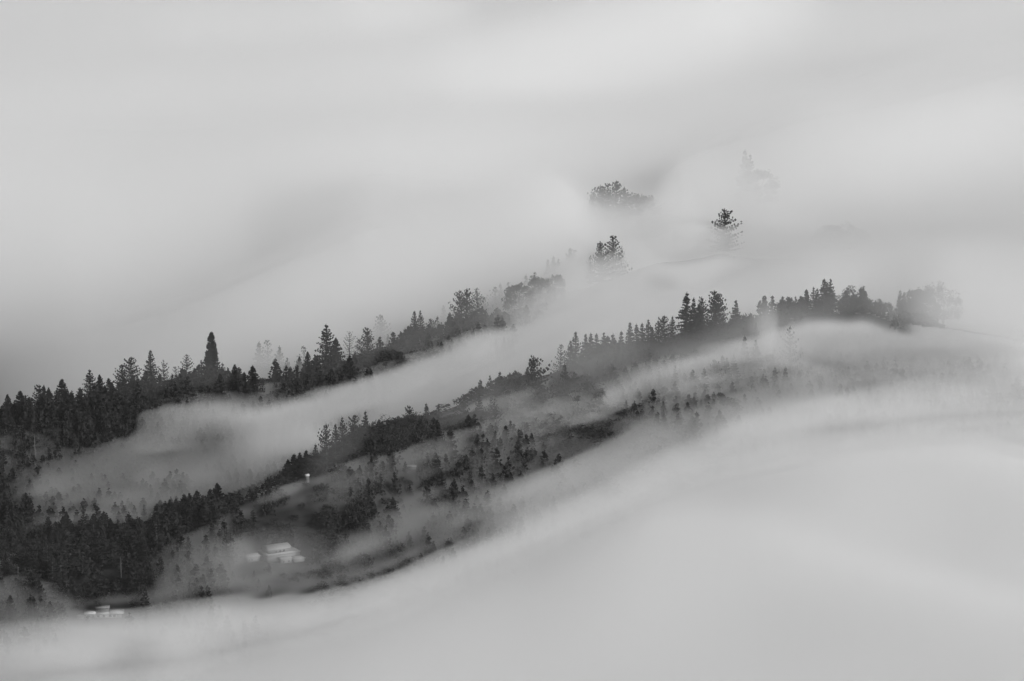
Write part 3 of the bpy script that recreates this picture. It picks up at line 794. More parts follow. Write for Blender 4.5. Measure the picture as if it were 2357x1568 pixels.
# ------------------------------------------------------------------ surveyed trees: (u of tip, v of tip, grey at the tip, ridge, kind, width, label, group)
G1, G2, G3 = "trees along the crest of the left ridge", "trees along the crest of the middle spur", "trees along the crest of the right ridge"
G4, G5, G6 = "trees standing out of the far fog", "trees on the right slope in thin mist", "trees on the near left knoll"
G7 = "pale trees in the fog behind the left ridge"
HERO = [
 (17, 908, 40, 'R', 'dense', 1.0, "dark conifer nearest the left picture edge on the ridge crest", G1),
 (49, 917, 40, 'R', 'dense', 0.9, "small pointed black conifer, second along the ridge from the left edge", G1),
 (66, 914, 38, 'R', 'dense', 0.8, "narrow black conifer right against the left flank of the blunt twin-topped tree", G1),
 (90, 886, 38, 'R', 'rugged', 1.1, "blunt black conifer left of the broad dense cone on the ridge", G1),
 (101, 887, 38, 'R', 'dense', 0.7, "black conifer forming the right top of the blunt pair near the left edge", G1),
 (112, 893, 40, 'R', 'dense', 0.8, "low black conifer squeezed between the blunt pair and the broad cone", G1),
 (143, 873, 38, 'R', 'dense', 1.25, "broad dense black cone of a conifer, left of the big fir with long boughs", G1),
 (167, 909, 40, 'R', 'dense', 0.9, "low black conifer in the notch left of the big fir with long boughs", G1),
 (206, 851, 42, 'R', 'fir', 1.35, "big black fir with long upswept boughs and pale lower trunk, upper left ridge", G1),
 (229, 863, 42, 'R', 'dense', 0.9, "black conifer leaning on the right side of the big long-boughed fir", G1),
 (250, 871, 42, 'R', 'dense', 0.9, "small sharp black conifer before the gap right of the big fir", G1),
 (281, 840, 60, 'R', 'rugged', 1.0, "lumpy left shoulder tree beside the tall lumpy evergreen", G1),
 (302, 822, 62, 'R', 'rugged', 1.15, "tall lumpy evergreen with holes in its crown, left of the tall neat cone", G1),
 (346, 806, 66, 'R', 'fir', 1.15, "tall neat grey cone of a fir between the lumpy evergreen and the open fir", G1),
 (377, 829, 68, 'R', 'open', 1.0, "open fir with thin boughs just right of the neat grey cone", G1),
 (403, 845, 72, 'R', 'open', 0.9, "small lacy conifer in the gap left of the round-topped lacy pine", G1),
 (429, 816, 66, 'R', 'open', 1.15, "round-topped lacy pine with sky showing through, left of the giant spire", G1),
 (463, 829, 72, 'R', 'fir', 1.1, "fir with feathery boughs at the left foot of the giant spire", G1),
 (487, 764, 78, 'R', 'spire', 1.0, "giant round-tipped spire, the tallest tree on the left ridge", G1),
 (512, 836, 74, 'R', 'fir', 1.1, "fir with feathery boughs at the right foot of the giant spire", G1),
 (506, 860, 44, 'R', 'dense', 0.9, "low dark conifer in front of the right foot of the giant spire", G1),
 (540, 840, 44, 'R', 'dense', 1.0, "dark pointed conifer midway between the giant spire and the black cone", G1),
 (562, 857, 44, 'R', 'dense', 0.9, "low dark conifer against the left side of the small black cone", G1),
 (581, 842, 36, 'R', 'dense', 1.2, "small solid black cone of a conifer below the three pale firs", G1),
 (596, 787, 132, 'R', 'slim', 1.2, "left one of three pale firs standing in mist right of the giant spire", G7),
 (616, 784, 128, 'R', 'open', 1.0, "round-headed middle one of three pale firs in mist", G7),
 (643, 797, 126, 'R', 'fir', 1.0, "right one of three pale firs, tiered boughs in mist", G7),
 (661, 824, 118, 'R', 'fir', 1.0, "low grey fir sloping off right of the three pale firs", G7),
 (689, 821, 62, 'R', 'dense', 0.9, "low dark conifer at the left foot of the lacy grey-topped tree", G1),
 (699, 797, 92, 'R', 'open', 0.9, "lacy grey-topped tree left of the largest black fir", G1),
 (708, 810, 52, 'R', 'dense', 0.9, "dark narrow conifer in front of the lacy grey-topped tree", G1),
 (751, 747, 46, 'R', 'fir', 1.35, "largest black fir in the middle of the left ridge, boughs reaching left", G1),
 (773, 778, 44, 'R', 'dense', 1.1, "black conifer hugging the right side of the largest black fir", G1),
 (804, 763, 58, 'R', 'curved', 1.1, "sparse pine with bare upcurved boughs standing alone on the ridge", G1),
 (845, 754, 74, 'R', 'rugged', 0.95, "tousled grey fir just right of the sparse curved-bough pine", G1),
 (828, 782, 84, 'R', 'open', 1.0, "low tousled fir between the sparse pine and the tousled grey fir", G1),
 (876, 726, 142, 'R', 'rugged', 1.0, "tall pale fir in the mist behind the tousled grey fir", G7),
 (893, 770, 132, 'R', 'slim', 1.0, "small pale pointed fir in front of the tall pale one", G7),
 (888, 791, 52, 'R', 'round', 1.2, "dark rounded bushy tree low on the crest right of the tousled fir", G1),
 (905, 795, 60, 'R', 'round', 1.1, "last dark rounded bushy tree before the fog covers the crest", G1),
 (922, 764, 150, 'R', 'slim', 1.0, "faint small conifer left of the twin-tipped pair", G7),
 (932, 754, 155, 'R', 'slim', 1.0, "faint taller conifer close against the twin-tipped pair", G7),
 (954, 716, 84, 'R', 'fir', 1.05, "left tip of the twin-tipped pair of grey firs", G1),
 (967, 715, 84, 'R', 'fir', 1.0, "right tip of the twin-tipped pair of grey firs", G1),
 (992, 734, 92, 'R', 'rugged', 0.95, "lower shaggy grey conifer right of the twin-tipped pair", G1),
 (1007, 729, 98, 'R', 'fir', 1.0, "pointed grey conifer ending the twin-tipped group on its right", G1),
 (990, 654, 182, 'R', 'rugged', 1.3, "ghostly broad tree in fog high above the twin-tipped pair", G7),
 (1021, 703, 168, 'R', 'slim', 1.0, "ghostly slim conifer between twin-tipped pair and the big grey group", G7),
 (803, 699, 182, 'R', 'fir', 1.1, "ghostly middle conifer of three in fog above the largest black fir", G7),
 (821, 698, 184, 'R', 'slim', 1.1, "ghostly right conifer of three in fog above the largest black fir", G7),
 (788, 708, 184, 'R', 'rugged', 1.1, "ghostly left conifer of three in fog above the largest black fir", G7),
 (1058, 669, 92, 'R', 'rugged', 0.85, "left shoulder of the big grey group, shaggy redwood", G1),
 (1075, 665, 72, 'R', 'rugged', 1.0, "big shaggy redwood with pale trunk, centre of the big grey group", G1),
 (1098, 663, 96, 'R', 'open', 0.95, "open-boughed fir at the right of the big grey group", G1),
 (1112, 684, 132, 'R', 'rugged', 1.0, "paler conifer fading out at the right flank of the big grey group", G7),
 (1140, 661, 150, 'R', 'open', 1.0, "faint lopsided tree on the crest right of the big grey group", G7),
 (1152, 652, 165, 'R', 'slim', 1.0, "very faint thin tip right of the faint lopsided tree", G7),
 (1170, 650, 160, 'R', 'slim', 1.0, "very faint conifer left of the small grey dome crown", G7),
 (1184, 662, 160, 'R', 'slim', 1.1, "tall faint spire below the small grey dome crown", G7),
 (1196, 637, 112, 'R', 'round', 1.0, "small grey dome-shaped crown just above the fog, left of the dark one", G1),
 (1211, 632, 155, 'R', 'slim', 1.0, "faint leaning tip between the grey dome and dark dome crowns", G7),
 (1231, 627, 112, 'R', 'open', 0.8, "thin grey tree touching the left side of the small dark dome", G1),
 (1243, 626, 72, 'R', 'round', 1.0, "small dark dome crown on the crest, left of the tiny dark tip", G1),
 (1277, 618, 82, 'R', 'round', 0.8, "tiny dark round tip poking from fog below the ghostly pointed cluster", G1),
 (1203, 684, 165, 'R', 'dense', 1.0, "ghostly bushy conifer low in fog right of the tall faint spire", G7),
 (1261, 598, 170, 'R', 'slim', 1.0, "left ghost conifer of the pointed cluster left of the two black tops", G7),
 (1274, 590, 168, 'R', 'slim', 1.1, "middle ghost conifer of the pointed cluster left of the two black tops", G7),
 (1285, 596, 168, 'R', 'fir', 1.0, "right ghost conifer of the pointed cluster left of the two black tops", G7),
 (1314, 572, 165, 'R', 'rugged', 1.0, "larger ghost fir between the pointed cluster and the two black tops", G7),
 (1382, 557, 50, 'R', 'rugged', 1.0, "left and lower of two black fir tops standing sharp above the fog", G4),
 (1411, 543, 44, 'R', 'rugged', 1.1, "right and higher of two black fir tops standing sharp above the fog", G4),
 (1359, 589, 110, 'R', 'open', 0.8, "small grey bough tip at the lower left of the two black tops", G4),
 (1431, 567, 120, 'R', 'open', 0.8, "fading grey top at the right foot of the two black tops", G4),
 (1668, 481, 60, 'K', 'rugged', 1.2, "solitary dark treetop above fog in the upper right, far right of the two black tops", G4),
 (1642, 505, 150, 'K', 'round', 1.0, "faint low crown left below the solitary dark treetop", G4),
 (1382, 427, 138, 'K', 'rugged', 1.1, "left crown of the far grey clump of pines", G4),
 (1399, 423, 136, 'K', 'rugged', 1.1, "middle crown of the far grey clump of pines", G4),
 (1418, 417, 134, 'K', 'rugged', 1.15, "highest right crown of the far grey clump of pines", G4),
 (1437, 431, 142, 'K', 'slim', 1.1, "thin crown at the right end of the far grey clump", G4),
 (1366, 443, 150, 'K', 'rugged', 1.0, "lowest sloping crown at the left end of the far grey clump", G4),
 (1474, 431, 150, 'K', 'round', 1.1, "round grey tree standing alone right of the far grey clump", G4),
 (1404, 382, 166, 'K', 'round', 1.7, "wide pale dome of trees above the far grey clump", G4),
 (1368, 387, 174, 'K', 'round', 1.3, "very pale low crown left of the wide pale dome", G4),
 (1440, 390, 176, 'K', 'round', 1.4, "very pale low crown right of the wide pale dome", G4),
 (1274, 368, 162, 'K', 'round', 1.1, "tiny pale round tree alone in fog, left of the wide pale dome", G4),
 (1198, 400, 184, 'K', 'slim', 1.0, "tiny faint pointed tip, right one of the pair far left of the pale dome", G4),
 (1176, 406, 188, 'K', 'round', 1.0, "tiny faint round tip, left one of the pair far left of the pale dome", G4),
 (1285, 479, 180, 'K', 'slim', 1.0, "tiny faint tip in fog left below the far grey clump", G4),
 (1715, 344, 158, 'K', 'slim', 1.1, "farthest pale spire near the top of the picture", G4),
 (1727, 355, 164, 'K', 'fir', 1.0, "pale fir touching the right side of the farthest spire", G4),
 (1745, 376, 170, 'K', 'round', 1.2, "pale low crown right of the farthest spire", G4),
 (1940, 501, 170, 'K', 'round', 1.8, "isolated faint flat dome of a tree at the right, high in the fog", G4),
 (1963, 508, 178, 'K', 'round', 1.2, "faint right shoulder of the isolated flat dome", G4),
 # middle spur
 (751, 977, 66, 'F', 'rugged', 0.85, "leftmost feathery conifer of the middle spur", G2),
 (772, 976, 74, 'F', 'fir', 0.9, "second feathery conifer of the middle spur, left of the tall pointed one", G2),
 (787, 961, 78, 'F', 'fir', 1.05, "tall pointed grey conifer near the left end of the middle spur", G2),
 (817, 955, 82, 'F', 'rugged', 0.95, "broad grey conifer between two pointed ones on the middle spur", G2),
 (841, 948, 96, 'F', 'slim', 1.2, "pale pointed conifer left of the black clumped crowns", G2),
 (863, 960, 42, 'F', 'clump', 1.1, "leftmost low black clumped crown on the middle spur", G2),
 (877, 951, 38, 'F', 'clump', 1.1, "black knobbly crown left of the highest knobbly crown", G2),
 (889, 949, 36, 'F', 'clump', 1.2, "highest black knobbly crown in the middle of the spur", G2),
 (903, 955, 38, 'F', 'clump', 1.1, "black crown filling the dip between two knobbly crowns", G2),
 (918, 949, 44, 'F', 'clump', 1.0, "black rounded crown right of the dip on the middle spur", G2),
 (942, 934, 88, 'F', 'rugged', 0.8, "grey tree rising behind the black crowns on the middle spur", G2),
 (965, 942, 42, 'F', 'clump', 1.0, "separate black egg-shaped crown left of the slim grey conifer", G2),
 (981, 928, 84, 'F', 'slim', 1.2, "slim grey conifer just right of the black egg-shaped crown", G2),
 (1066, 911, 86, 'F', 'rugged', 0.85, "left pointed tree of the grey group at the right end of the spur", G2),
 (1090, 905, 82, 'F', 'rugged', 0.9, "tallest tree of the grey group at the right end of the spur", G2),
 (1103, 907, 84, 'F', 'fir', 0.95, "right pointed tree of the grey group at the right end of the spur", G2),
 (1130, 915, 84, 'F', 'open', 0.8, "left top of the detached forked conifer at the spur's end", G2),
 (1138, 917, 80, 'F', 'open', 0.8, "right top of the detached forked conifer at the spur's end", G2),
 (677, 1046, 48, 'F', 'dense', 1.1, "black pointed conifer at the lowest left tip of the middle spur", G2),
 (663, 1058, 48, 'F', 'dense', 1.0, "low black conifer left of the spur's lowest pointed one", G2),
 (690, 1043, 52, 'F', 'dense', 0.9, "black conifer right of the spur's lowest pointed one", G2),
 (705, 1037, 54, 'F', 'dense', 0.9, "black conifer on the spur midway to the feathery ones", G2),
 (726, 1022, 58, 'F', 'fir', 0.9, "grey conifer just below the leftmost feathery conifer", G2),
 # right ridge
 (1106, 874, 96, 'M', 'slim', 1.2, "lowest of three small dark firs stepping up left of the black rugged tree", G3),
 (1128, 865, 82, 'M', 'fir', 1.0, "middle of three small dark firs stepping up left of the black rugged tree", G3),
 (1151, 856, 68, 'M', 'fir', 1.15, "highest of three small dark firs stepping up left of the black rugged tree", G3),
 (1172, 852, 76, 'M', 'round', 1.2, "left bush of the smooth dark hedge of crowns before the black rugged tree", G3),
 (1190, 847, 74, 'M', 'round', 1.2, "middle bush of the smooth dark hedge of crowns before the black rugged tree", G3),
 (1207, 844, 72, 'M', 'round', 1.2, "right bush of the smooth dark hedge of crowns before the black rugged tree", G3),
 (1228, 821, 42, 'M', 'rugged', 1.2, "black rugged tree standing alone at the left start of the right ridge", G3),
 (1291, 794, 102, 'M', 'open', 1.0, "grey open fir rising left of the long pale tree row", G3),
 (1300, 838, 70, 'M', 'fir', 1.0, "small dark conifer below the grey open fir", G3),
 (1333, 848, 50, 'M', 'round', 1.2, "dark rounded crown in the darkest patch of the right ridge", G3),
 (1340, 803, 108, 'M', 'fir', 1.0, "grey conifer in front of the tallest tree of the pale row's left end", G3),
 (1313, 784, 122, 'M', 'fir', 1.0, "pale conifer on the left flank of the row's tallest left tree", G3),
 (1325, 764, 124, 'M', 'fir', 1.1, "tallest tree at the left end of the long pale row", G3),
 (1348, 770, 138, 'M', 'slim', 1.2, "first small conifer of the long pale row", G3),
 (1360, 767, 138, 'M', 'slim', 1.2, "second small conifer of the long pale row", G3),
 (1373, 768, 138, 'M', 'slim', 1.2, "third small conifer of the long pale row", G3),
 (1390, 766, 134, 'M', 'slim', 1.3, "fourth small conifer of the long pale row", G3),
 (1411, 768, 132, 'M', 'slim', 1.2, "fifth small conifer of the long pale row", G3),
 (1430, 762, 124, 'M', 'slim', 1.2, "last and darkest conifer of the long pale row", G3),
 (1450, 743, 134, 'M', 'slim', 1.3, "left of three pale firs left of the dark shaggy pair", G3),
 (1465, 746, 134, 'M', 'slim', 1.2, "middle of three pale firs left of the dark shaggy pair", G3),
 (1478, 744, 130, 'M', 'slim', 1.2, "right of three pale firs left of the dark shaggy pair", G3),
 (1492, 736, 118, 'M', 'fir', 1.1, "pale pointed fir touching the dark shaggy pair from the left", G3),
 (1501, 753, 90, 'M', 'slim', 1.1, "dark thin conifer in front of the pale pointed fir", G3),
 (1516, 739, 84, 'M', 'rugged', 0.9, "dark shaggy left shoulder of the shaggy pair", G3),
 (1529, 727, 78, 'M', 'rugged', 1.0, "dark shaggy higher tree of the shaggy pair", G3),
 (1548, 728, 84, 'M', 'fir', 0.9, "dark pointed tree at the right of the shaggy pair", G3),
 (1581, 673, 50, 'M', 'slim', 1.45, "tall black narrow conifer, left of the black front fir on the right ridge", G3),
 (1610, 700, 42, 'M', 'dense', 0.85, "black tiered front fir standing before the grey giants", G3),
 (1597, 685, 112, 'M', 'slim', 1.0, "pale slim fir between the two black conifers of the right ridge", G3),
 (1615, 684, 116, 'M', 'rugged', 0.8, "pale lacy tree behind the black tiered front fir", G3),
 (1644, 670, 90, 'M', 'rugged', 1.1, "broad grey giant with ragged boughs right of the black front fir", G3),
 (1655, 675, 96, 'M', 'rugged', 0.95, "right half of the broad grey giant pair", G3),
 (1694, 692, 128, 'M', 'slim', 1.4, "pale slim fir standing free right of the grey giants", G3),
 (1711, 724, 126, 'M', 'slim', 1.1, "short pale fir at the right foot of the free pale slim fir", G3),
 (1728, 720, 104, 'M', 'fir', 1.1, "grey fir last on the ridge before the gap of fog", G3),
 (1740, 744, 110, 'M', 'fir', 0.9, "low grey fir hanging over the gap of fog", G3),
 (1772, 723, 120, 'M', 'rugged', 0.9, "first low grey tree right of the gap of fog", G3),
 (1791, 697, 114, 'M', 'rugged', 0.9, "grey bushy conifer left of the stepped row on the far right ridge", G3),
 (1802, 702, 122, 'M', 'fir', 0.9, "grey conifer between the bushy one and the stepped row", G3),
 (1812, 693, 112, 'M', 'fir', 0.95, "first pointed conifer of the stepped row on the far right ridge", G3),
 (1831, 683, 120, 'M', 'fir', 1.0, "second, paler conifer of the stepped row on the far right ridge", G3),
 (1842, 686, 112, 'M', 'slim', 1.1, "third, lower conifer of the stepped row on the far right ridge", G3),
 (1856, 668, 98, 'M', 'slim', 1.4, "fourth, darker slim conifer of the stepped row", G3),
 (1873, 661, 98, 'M', 'fir', 1.0, "left of the close dark pair in the stepped row", G3),
 (1881, 664, 98, 'M', 'slim', 1.2, "right of the close dark pair in the stepped row", G3),
 (1897, 642, 132, 'M', 'slim', 1.4, "left pale tip of the three-tipped group topping the far right ridge", G3),
 (1904, 649, 110, 'M', 'fir', 1.0, "dark middle tip of the three-tipped group topping the far right ridge", G3),
 (1912, 643, 132, 'M', 'slim', 1.3, "right pale tip of the three-tipped group topping the far right ridge", G3),
 (1939, 665, 126, 'M', 'round', 1.2, "grey rounded tree left of the broad domed crown", G3),
 (1964, 651, 112, 'M', 'clump', 1.25, "broad domed crown ending the far right ridge", G3),
 (1979, 668, 128, 'M', 'round', 1.1, "right slope of the broad domed crown", G3),
 (2027, 683, 172, 'M', 'round', 1.1, "faint rounded tree in the fog right of the broad domed crown", G3),
 (2072, 668, 105, 'M', 'slim', 1.2, "first of four thin conifers at the far right", G3),
 (2081, 674, 112, 'M', 'slim', 1.0, "second of four thin conifers at the far right", G3),
 (2090, 673, 115, 'M', 'slim', 1.1, "third of four thin conifers at the far right", G3),
 (2103, 676, 122, 'M', 'slim', 1.1, "fourth of four thin conifers at the far right", G3),
 (2076, 694, 112, 'M', 'clump', 0.7, "round dark head in front of the four thin conifers", G3),
 (2116, 698, 140, 'M', 'round', 1.0, "grey bushy crown right of the four thin conifers", G3),
 (2136, 712, 150, 'M', 'round', 1.0, "lower grey bushy crown sloping down right of the four thin conifers", G3),
 (2119, 651, 184, 'M', 'round', 1.15, "ghostly wide dome left in the faint far right group", G7),
 (2141, 641, 184, 'M', 'clump', 1.0, "ghostly higher dome in the middle of the faint far right group", G7),
 (2173, 638, 184, 'M', 'clump', 0.9, "ghostly lump-topped tree, rightmost on the ridge", G7),
 # right slope
 (1819, 752, 72, 'F', 'open', 0.9, "lone small dark treetop above the fog river at the right", G5),
 (1714, 773, 92, 'F', 'slim', 1.1, "left thin tip of the group under the gap of fog", G5),
 (1736, 772, 124, 'F', 'slim', 1.1, "pale thin tip behind the dark pointed one under the gap of fog", G5),
 (1740, 783, 66, 'F', 'fir', 1.0, "dark pointed fir under the gap of fog", G5),
 (1721, 809, 70, 'F', 'slim', 1.1, "tiny dark tip low left of the dark pointed fir", G5),
 (1734, 808, 106, 'F', 'slim', 1.0, "tiny grey tip right below the dark pointed fir", G5),
 (1761, 797, 142, 'F', 'round', 0.9, "faint rounded crown right of the dark pointed fir", G5),
 (1689, 817, 92, 'F', 'slim', 1.3, "darkest and rightmost conifer of the stepping row on the right slope", G5),
 (1673, 822, 108, 'F', 'slim', 1.1, "second conifer from the right of the stepping row on the right slope", G5),
 (1663, 819, 124, 'F', 'slim', 1.4, "pale conifer behind the middle of the stepping row on the right slope", G5),
 (1654, 832, 104, 'F', 'slim', 1.1, "fourth conifer from the right of the stepping row on the right slope", G5),
 (1644, 828, 126, 'F', 'rugged', 0.9, "pale bushy conifer at the left end of the stepping row", G5),
 (1621, 847, 110, 'F', 'slim', 1.3, "single small conifer left of the stepping row", G5),
 (1603, 853, 108, 'F', 'clump', 0.9, "right of two small rounded crowns left of the single conifer", G5),
 (1595, 850, 114, 'F', 'slim', 1.2, "left of two small crowns left of the single conifer", G5),
 (1554, 842, 146, 'F', 'slim', 1.1, "faint tip farthest left on the right slope", G5),
 (1660, 896, 92, 'S', 'round', 1.4, "dark flat-topped bush lying low on the right slope", G5),
 (1784, 844, 116, 'S', 'slim', 1.2, "left faint tip of the dark patch on the right slope", G5),
 (1808, 844, 118, 'S', 'slim', 1.2, "right faint tip of the dark patch on the right slope", G5),
 (1989, 843, 122, 'S', 'round', 1.1, "single rounded tree far right in thin mist above the sea of fog", G5),
 (2005, 856, 132, 'S', 'round', 1.0, "lower crown on the right of the single rounded tree in thin mist", G5),
 (2037, 880, 124, 'S', 'slim', 1.1, "small pointed tip at the edge of the near sea of fog", G5),
 (2060, 884, 134, 'S', 'slim', 1.0, "rightmost tiny pointed tip at the edge of the near sea of fog", G5),
 (2015, 738, 152, 'M', 'fir', 1.0, "faint fir in mist below the broad domed crown", G5),
 (1927, 788, 158, 'M', 'fir', 1.0, "faint fir in the mist right of the lone small dark treetop", G5),
 (1142, 779, 170, 'V', 'slim', 1.2, "left one of four ghostly tips in the fog river", G5),
 (1160, 776, 170, 'V', 'slim', 1.2, "second of four ghostly tips in the fog river", G5),
 (1171, 778, 172, 'V', 'slim', 1.0, "third of four ghostly tips in the fog river", G5),
 (1180, 778, 172, 'V', 'slim', 1.0, "right one of four ghostly tips in the fog river", G5),
 # near left knoll
 (500, 1113, 44, 'F', 'dense', 1.3, "round-headed black conifer on top of the near left knoll", G6),
 (484, 1126, 44, 'F', 'dense', 1.0, "low black conifer left of the round-headed one on the knoll", G6),
 (453, 1129, 46, 'F', 'dense', 1.2, "dark bushy conifer second from the top of the knoll", G6),
 (436, 1136, 46, 'F', 'dense', 1.0, "dark conifer in the middle of the knoll's skyline", G6),
 (423, 1138, 46, 'F', 'dense', 1.1, "dark pointed conifer where the knoll's skyline starts to drop", G6),
 (405, 1148, 46, 'F', 'dense', 1.0, "dark conifer on the knoll's steep left shoulder", G6),
 (391, 1151, 46, 'F', 'dense', 1.1, "dark conifer at the outer edge of the knoll's left shoulder", G6),
 (376, 1172, 44, 'F', 'dense', 1.0, "black conifer low on the knoll's left edge", G6),
 (360, 1189, 42, 'F', 'slim', 1.3, "thin black conifer below the knoll's left edge", G6),
 (316, 1205, 40, 'F', 'dense', 1.1, "black cone right of the sharp one in the low forest", G6),
 (297, 1189, 38, 'F', 'dense', 1.1, "sharp black cone standing highest in the low forest left of the knoll", G6),
 (252, 1193, 38, 'F', 'dense', 1.4, "wide black cone left of the sharp one in the low forest", G6),
 (234, 1206, 40, 'F', 'dense', 1.1, "black left shoulder of the wide black cone in the low forest", G6),
]
SNAGS = [(79, 998, 75, 'S', 26, "bleached bare tree with side boughs on the far left slope"),
         (278, 1281, 60, 'S', 15, "bare white trunk in the black forest at lower left"),
         (41, 1300, 80, 'S', 16, "thin pale dead trunk near the left edge at lower left"),
         (465, 1212, 60, 'S', 14, "thin pale dead trunk below the knoll of black conifers")]

def optical(u, v, y_end):
    s, tp = s_of(u, v), tanphi(v)
    ys = np.arange(1700.0, y_end, 5.0)
    z = CAM_Z - ys * tp
    i = int(np.clip(np.searchsorted(S, s) - 1, 0, len(S) - 2))
    a = (s - S[i]) / (S[i + 1] - S[i])
    g = lambda G: np.interp(ys, YG, G[i]) * (1 - a) + np.interp(ys, YG, G[i + 1]) * a
    fz, tz, sz = g(F), g(T_BASE), g(SOFT)
    ds = 5.0 / math.cos(math.atan(tp))
    den = (z < fz) * (fz > tz - 7) * DENSE_S + (z >= fz) * (z < fz + sz) * SIG_SKIN
    if CLEAR and y_end > 3000:
        for (u0_, u1_, bv, by, reach, t_) in CLEAR:
            if u0_ - 6 < u < u1_ + 6 and bv - 80 < v < bv + 10:
                den = den + (ys > by - 60) * (ys < by - 40) * t_ / 20.0
    return np.cumsum(den) * ds + mist_tau(s, v, ys) + veil_tau(s, v, ys), ys, z, tz, fz

placed = []
def put(u, v, tone, ridge, hfix=None):
    s = s_of(u, v)
    yr, yf, ym, ya, ysea = (float(np.interp(s, S, a)) for a in (Y_RI, Y_FR, Y_MA, Y_AL, Y_SEA))
    win = {'R': (yr - 60, yr + 260), 'M': (ym - 55, ym + 190), 'F': (yf - 50, yf + 110), 'S': (ysea, ym - 15 if u > 1100 else yr - 10),
           'V': (ym + 30, ya), 'K': (2900, 4200)}[ridge]
    if ridge == 'K':
        zt_ = 16.0
        lo = (CAM_Z - 40) / tanphi(v)
        win = (lo, (CAM_Z + 10) / tanphi(v))
        for (u0_, u1_, bv, by, reach, _t) in CLEAR:
            if u0_ - 3 < u < u1_ + 3 and bv - 75 < v < bv + 8:
                win = (by - 25, by + 25)
    tau, ys, z, tz, fz = optical(u, v, win[1] + 5)
    want = float(np.clip((lin(tone) - DARK) / (BRIGHT - DARK), 0.01, 0.95))
    best = None
    if ridge == 'R' and tone >= 160:
        win = (yr + 30, yr + 460)
        tau, ys, z, tz, fz = optical(u, v, win[1] + 5)
    if ridge == 'R' and u > 1180 and tone < 125:
        win = (yr - 5, yr + 18)
    for k in range(len(ys)):
        if ys[k] < win[0] or ys[k] > win[1]:
            continue
        h = z[k] - tz[k]
        if h < 7:
            continue
        o = 1 - math.exp(-tau[k])
        ideal = hfix or 27.0
        cost = abs(o - want) * 3.0 + (max(0, 15 - h) * 0.08) + (max(0, h - 40) * (0.02 if ridge in 'KRV' else 0.08)) + abs(h - ideal) * (0.05 if hfix else 0.012)
        if ridge == 'S':
            cost = abs(h - ideal) * 1.0
        if best is None or cost < best[0]:
            best = (cost, ys[k], z[k], tz[k], o)
    if best is None:
        return None
    _, y, zt2, g, o = best
    h = zt2 - g
    base = g
    top_h = 40 if ridge in 'KRV' else 44
    if h > top_h:
        h = top_h
        base = zt2 - h
    return s, float(y), float(base), float(h), o

rise = []                                      # small knolls under trees whose ground lies deep in the fog
plan = []
for (u, v, tone, ridge, kind, wide, label, group) in HERO:
    hf = {487: 44.0, 1382: 38.0, 1411: 38.0, 1668: 36.0}.get(u)
    p = put(u, v, tone, ridge, hf)
    if p is None:
        print("NOT PLACED", label)
        continue
    s, y, base, h, o = p
    if base > t_at(s, y) + 0.5:
        rise.append((s, y, base))
    plan.append((s, y, base, h, kind, wide, label, group, u, v, tone, o))
for (s, y, base) in rise:
    d2 = ((SX - s * y) ** 2 + (SY - y) ** 2) / (26.0 ** 2)
    T = np.maximum(T, T + (base + 0.3 - T) * np.exp(-d2))
PLAN_DEBUG = [(p[8], p[9], p[10], round(p[11], 2), round(p[3]), round(p[1])) for p in plan]
# ------------------------------------------------------------------ ground and fog bodies
M_GROUND = mat("forest_floor", 0.02, 0.95, 0.08, 0.5)
M_FOG = fog_material("dense_fog", 1.0 / 50.0)
M_MIST = fog_material("thin_mist", SIG_MIST)

hill = link("hills", mesh_from("hills", np.stack([SX, SY, T], -1).reshape(-1, 3), grid_faces(len(S), len(YG)), M_GROUND, smooth=True), kind="structure")
fog_top = np.maximum(F, T - 8)
link("fog", closed_sheet("fog", fog_top, T - 12, M_FOG), kind="stuff")
link("fog", closed_sheet("fog", np.maximum(F + SOFT, T - 9) + 0.15, fog_top + 0.1, fog_material("fog_skin", SIG_SKIN)), kind="stuff")
def between(name, front, back, material, rows=None):
    n, m = front.shape
    tpv = np.broadcast_to(tanphi(VS)[None, :], front.shape) if rows is None else tanphi(rows)
    def pts(Y):
        return np.stack([SI[:, None] * Y, Y, CAM_Z - Y * tpv], -1).reshape(-1, 3)
    N = n * m
    fs = [grid_faces(n, m), grid_faces(n, m, N, True)]
    def wall(idx):
        idx = np.array(idx)
        a, b = idx[:-1], idx[1:]
        return np.stack([b, a, a + N, b + N], 1)
    fs += [wall(range(m)), wall([(n - 1) * m + j for j in range(m - 1, -1, -1)]), wall([i * m for i in range(n - 1, -1, -1)]),
           wall([i * m + m - 1 for i in range(n)])]
    return mesh_from(name, np.concatenate([pts(front), pts(back)]), np.concatenate(fs), material)
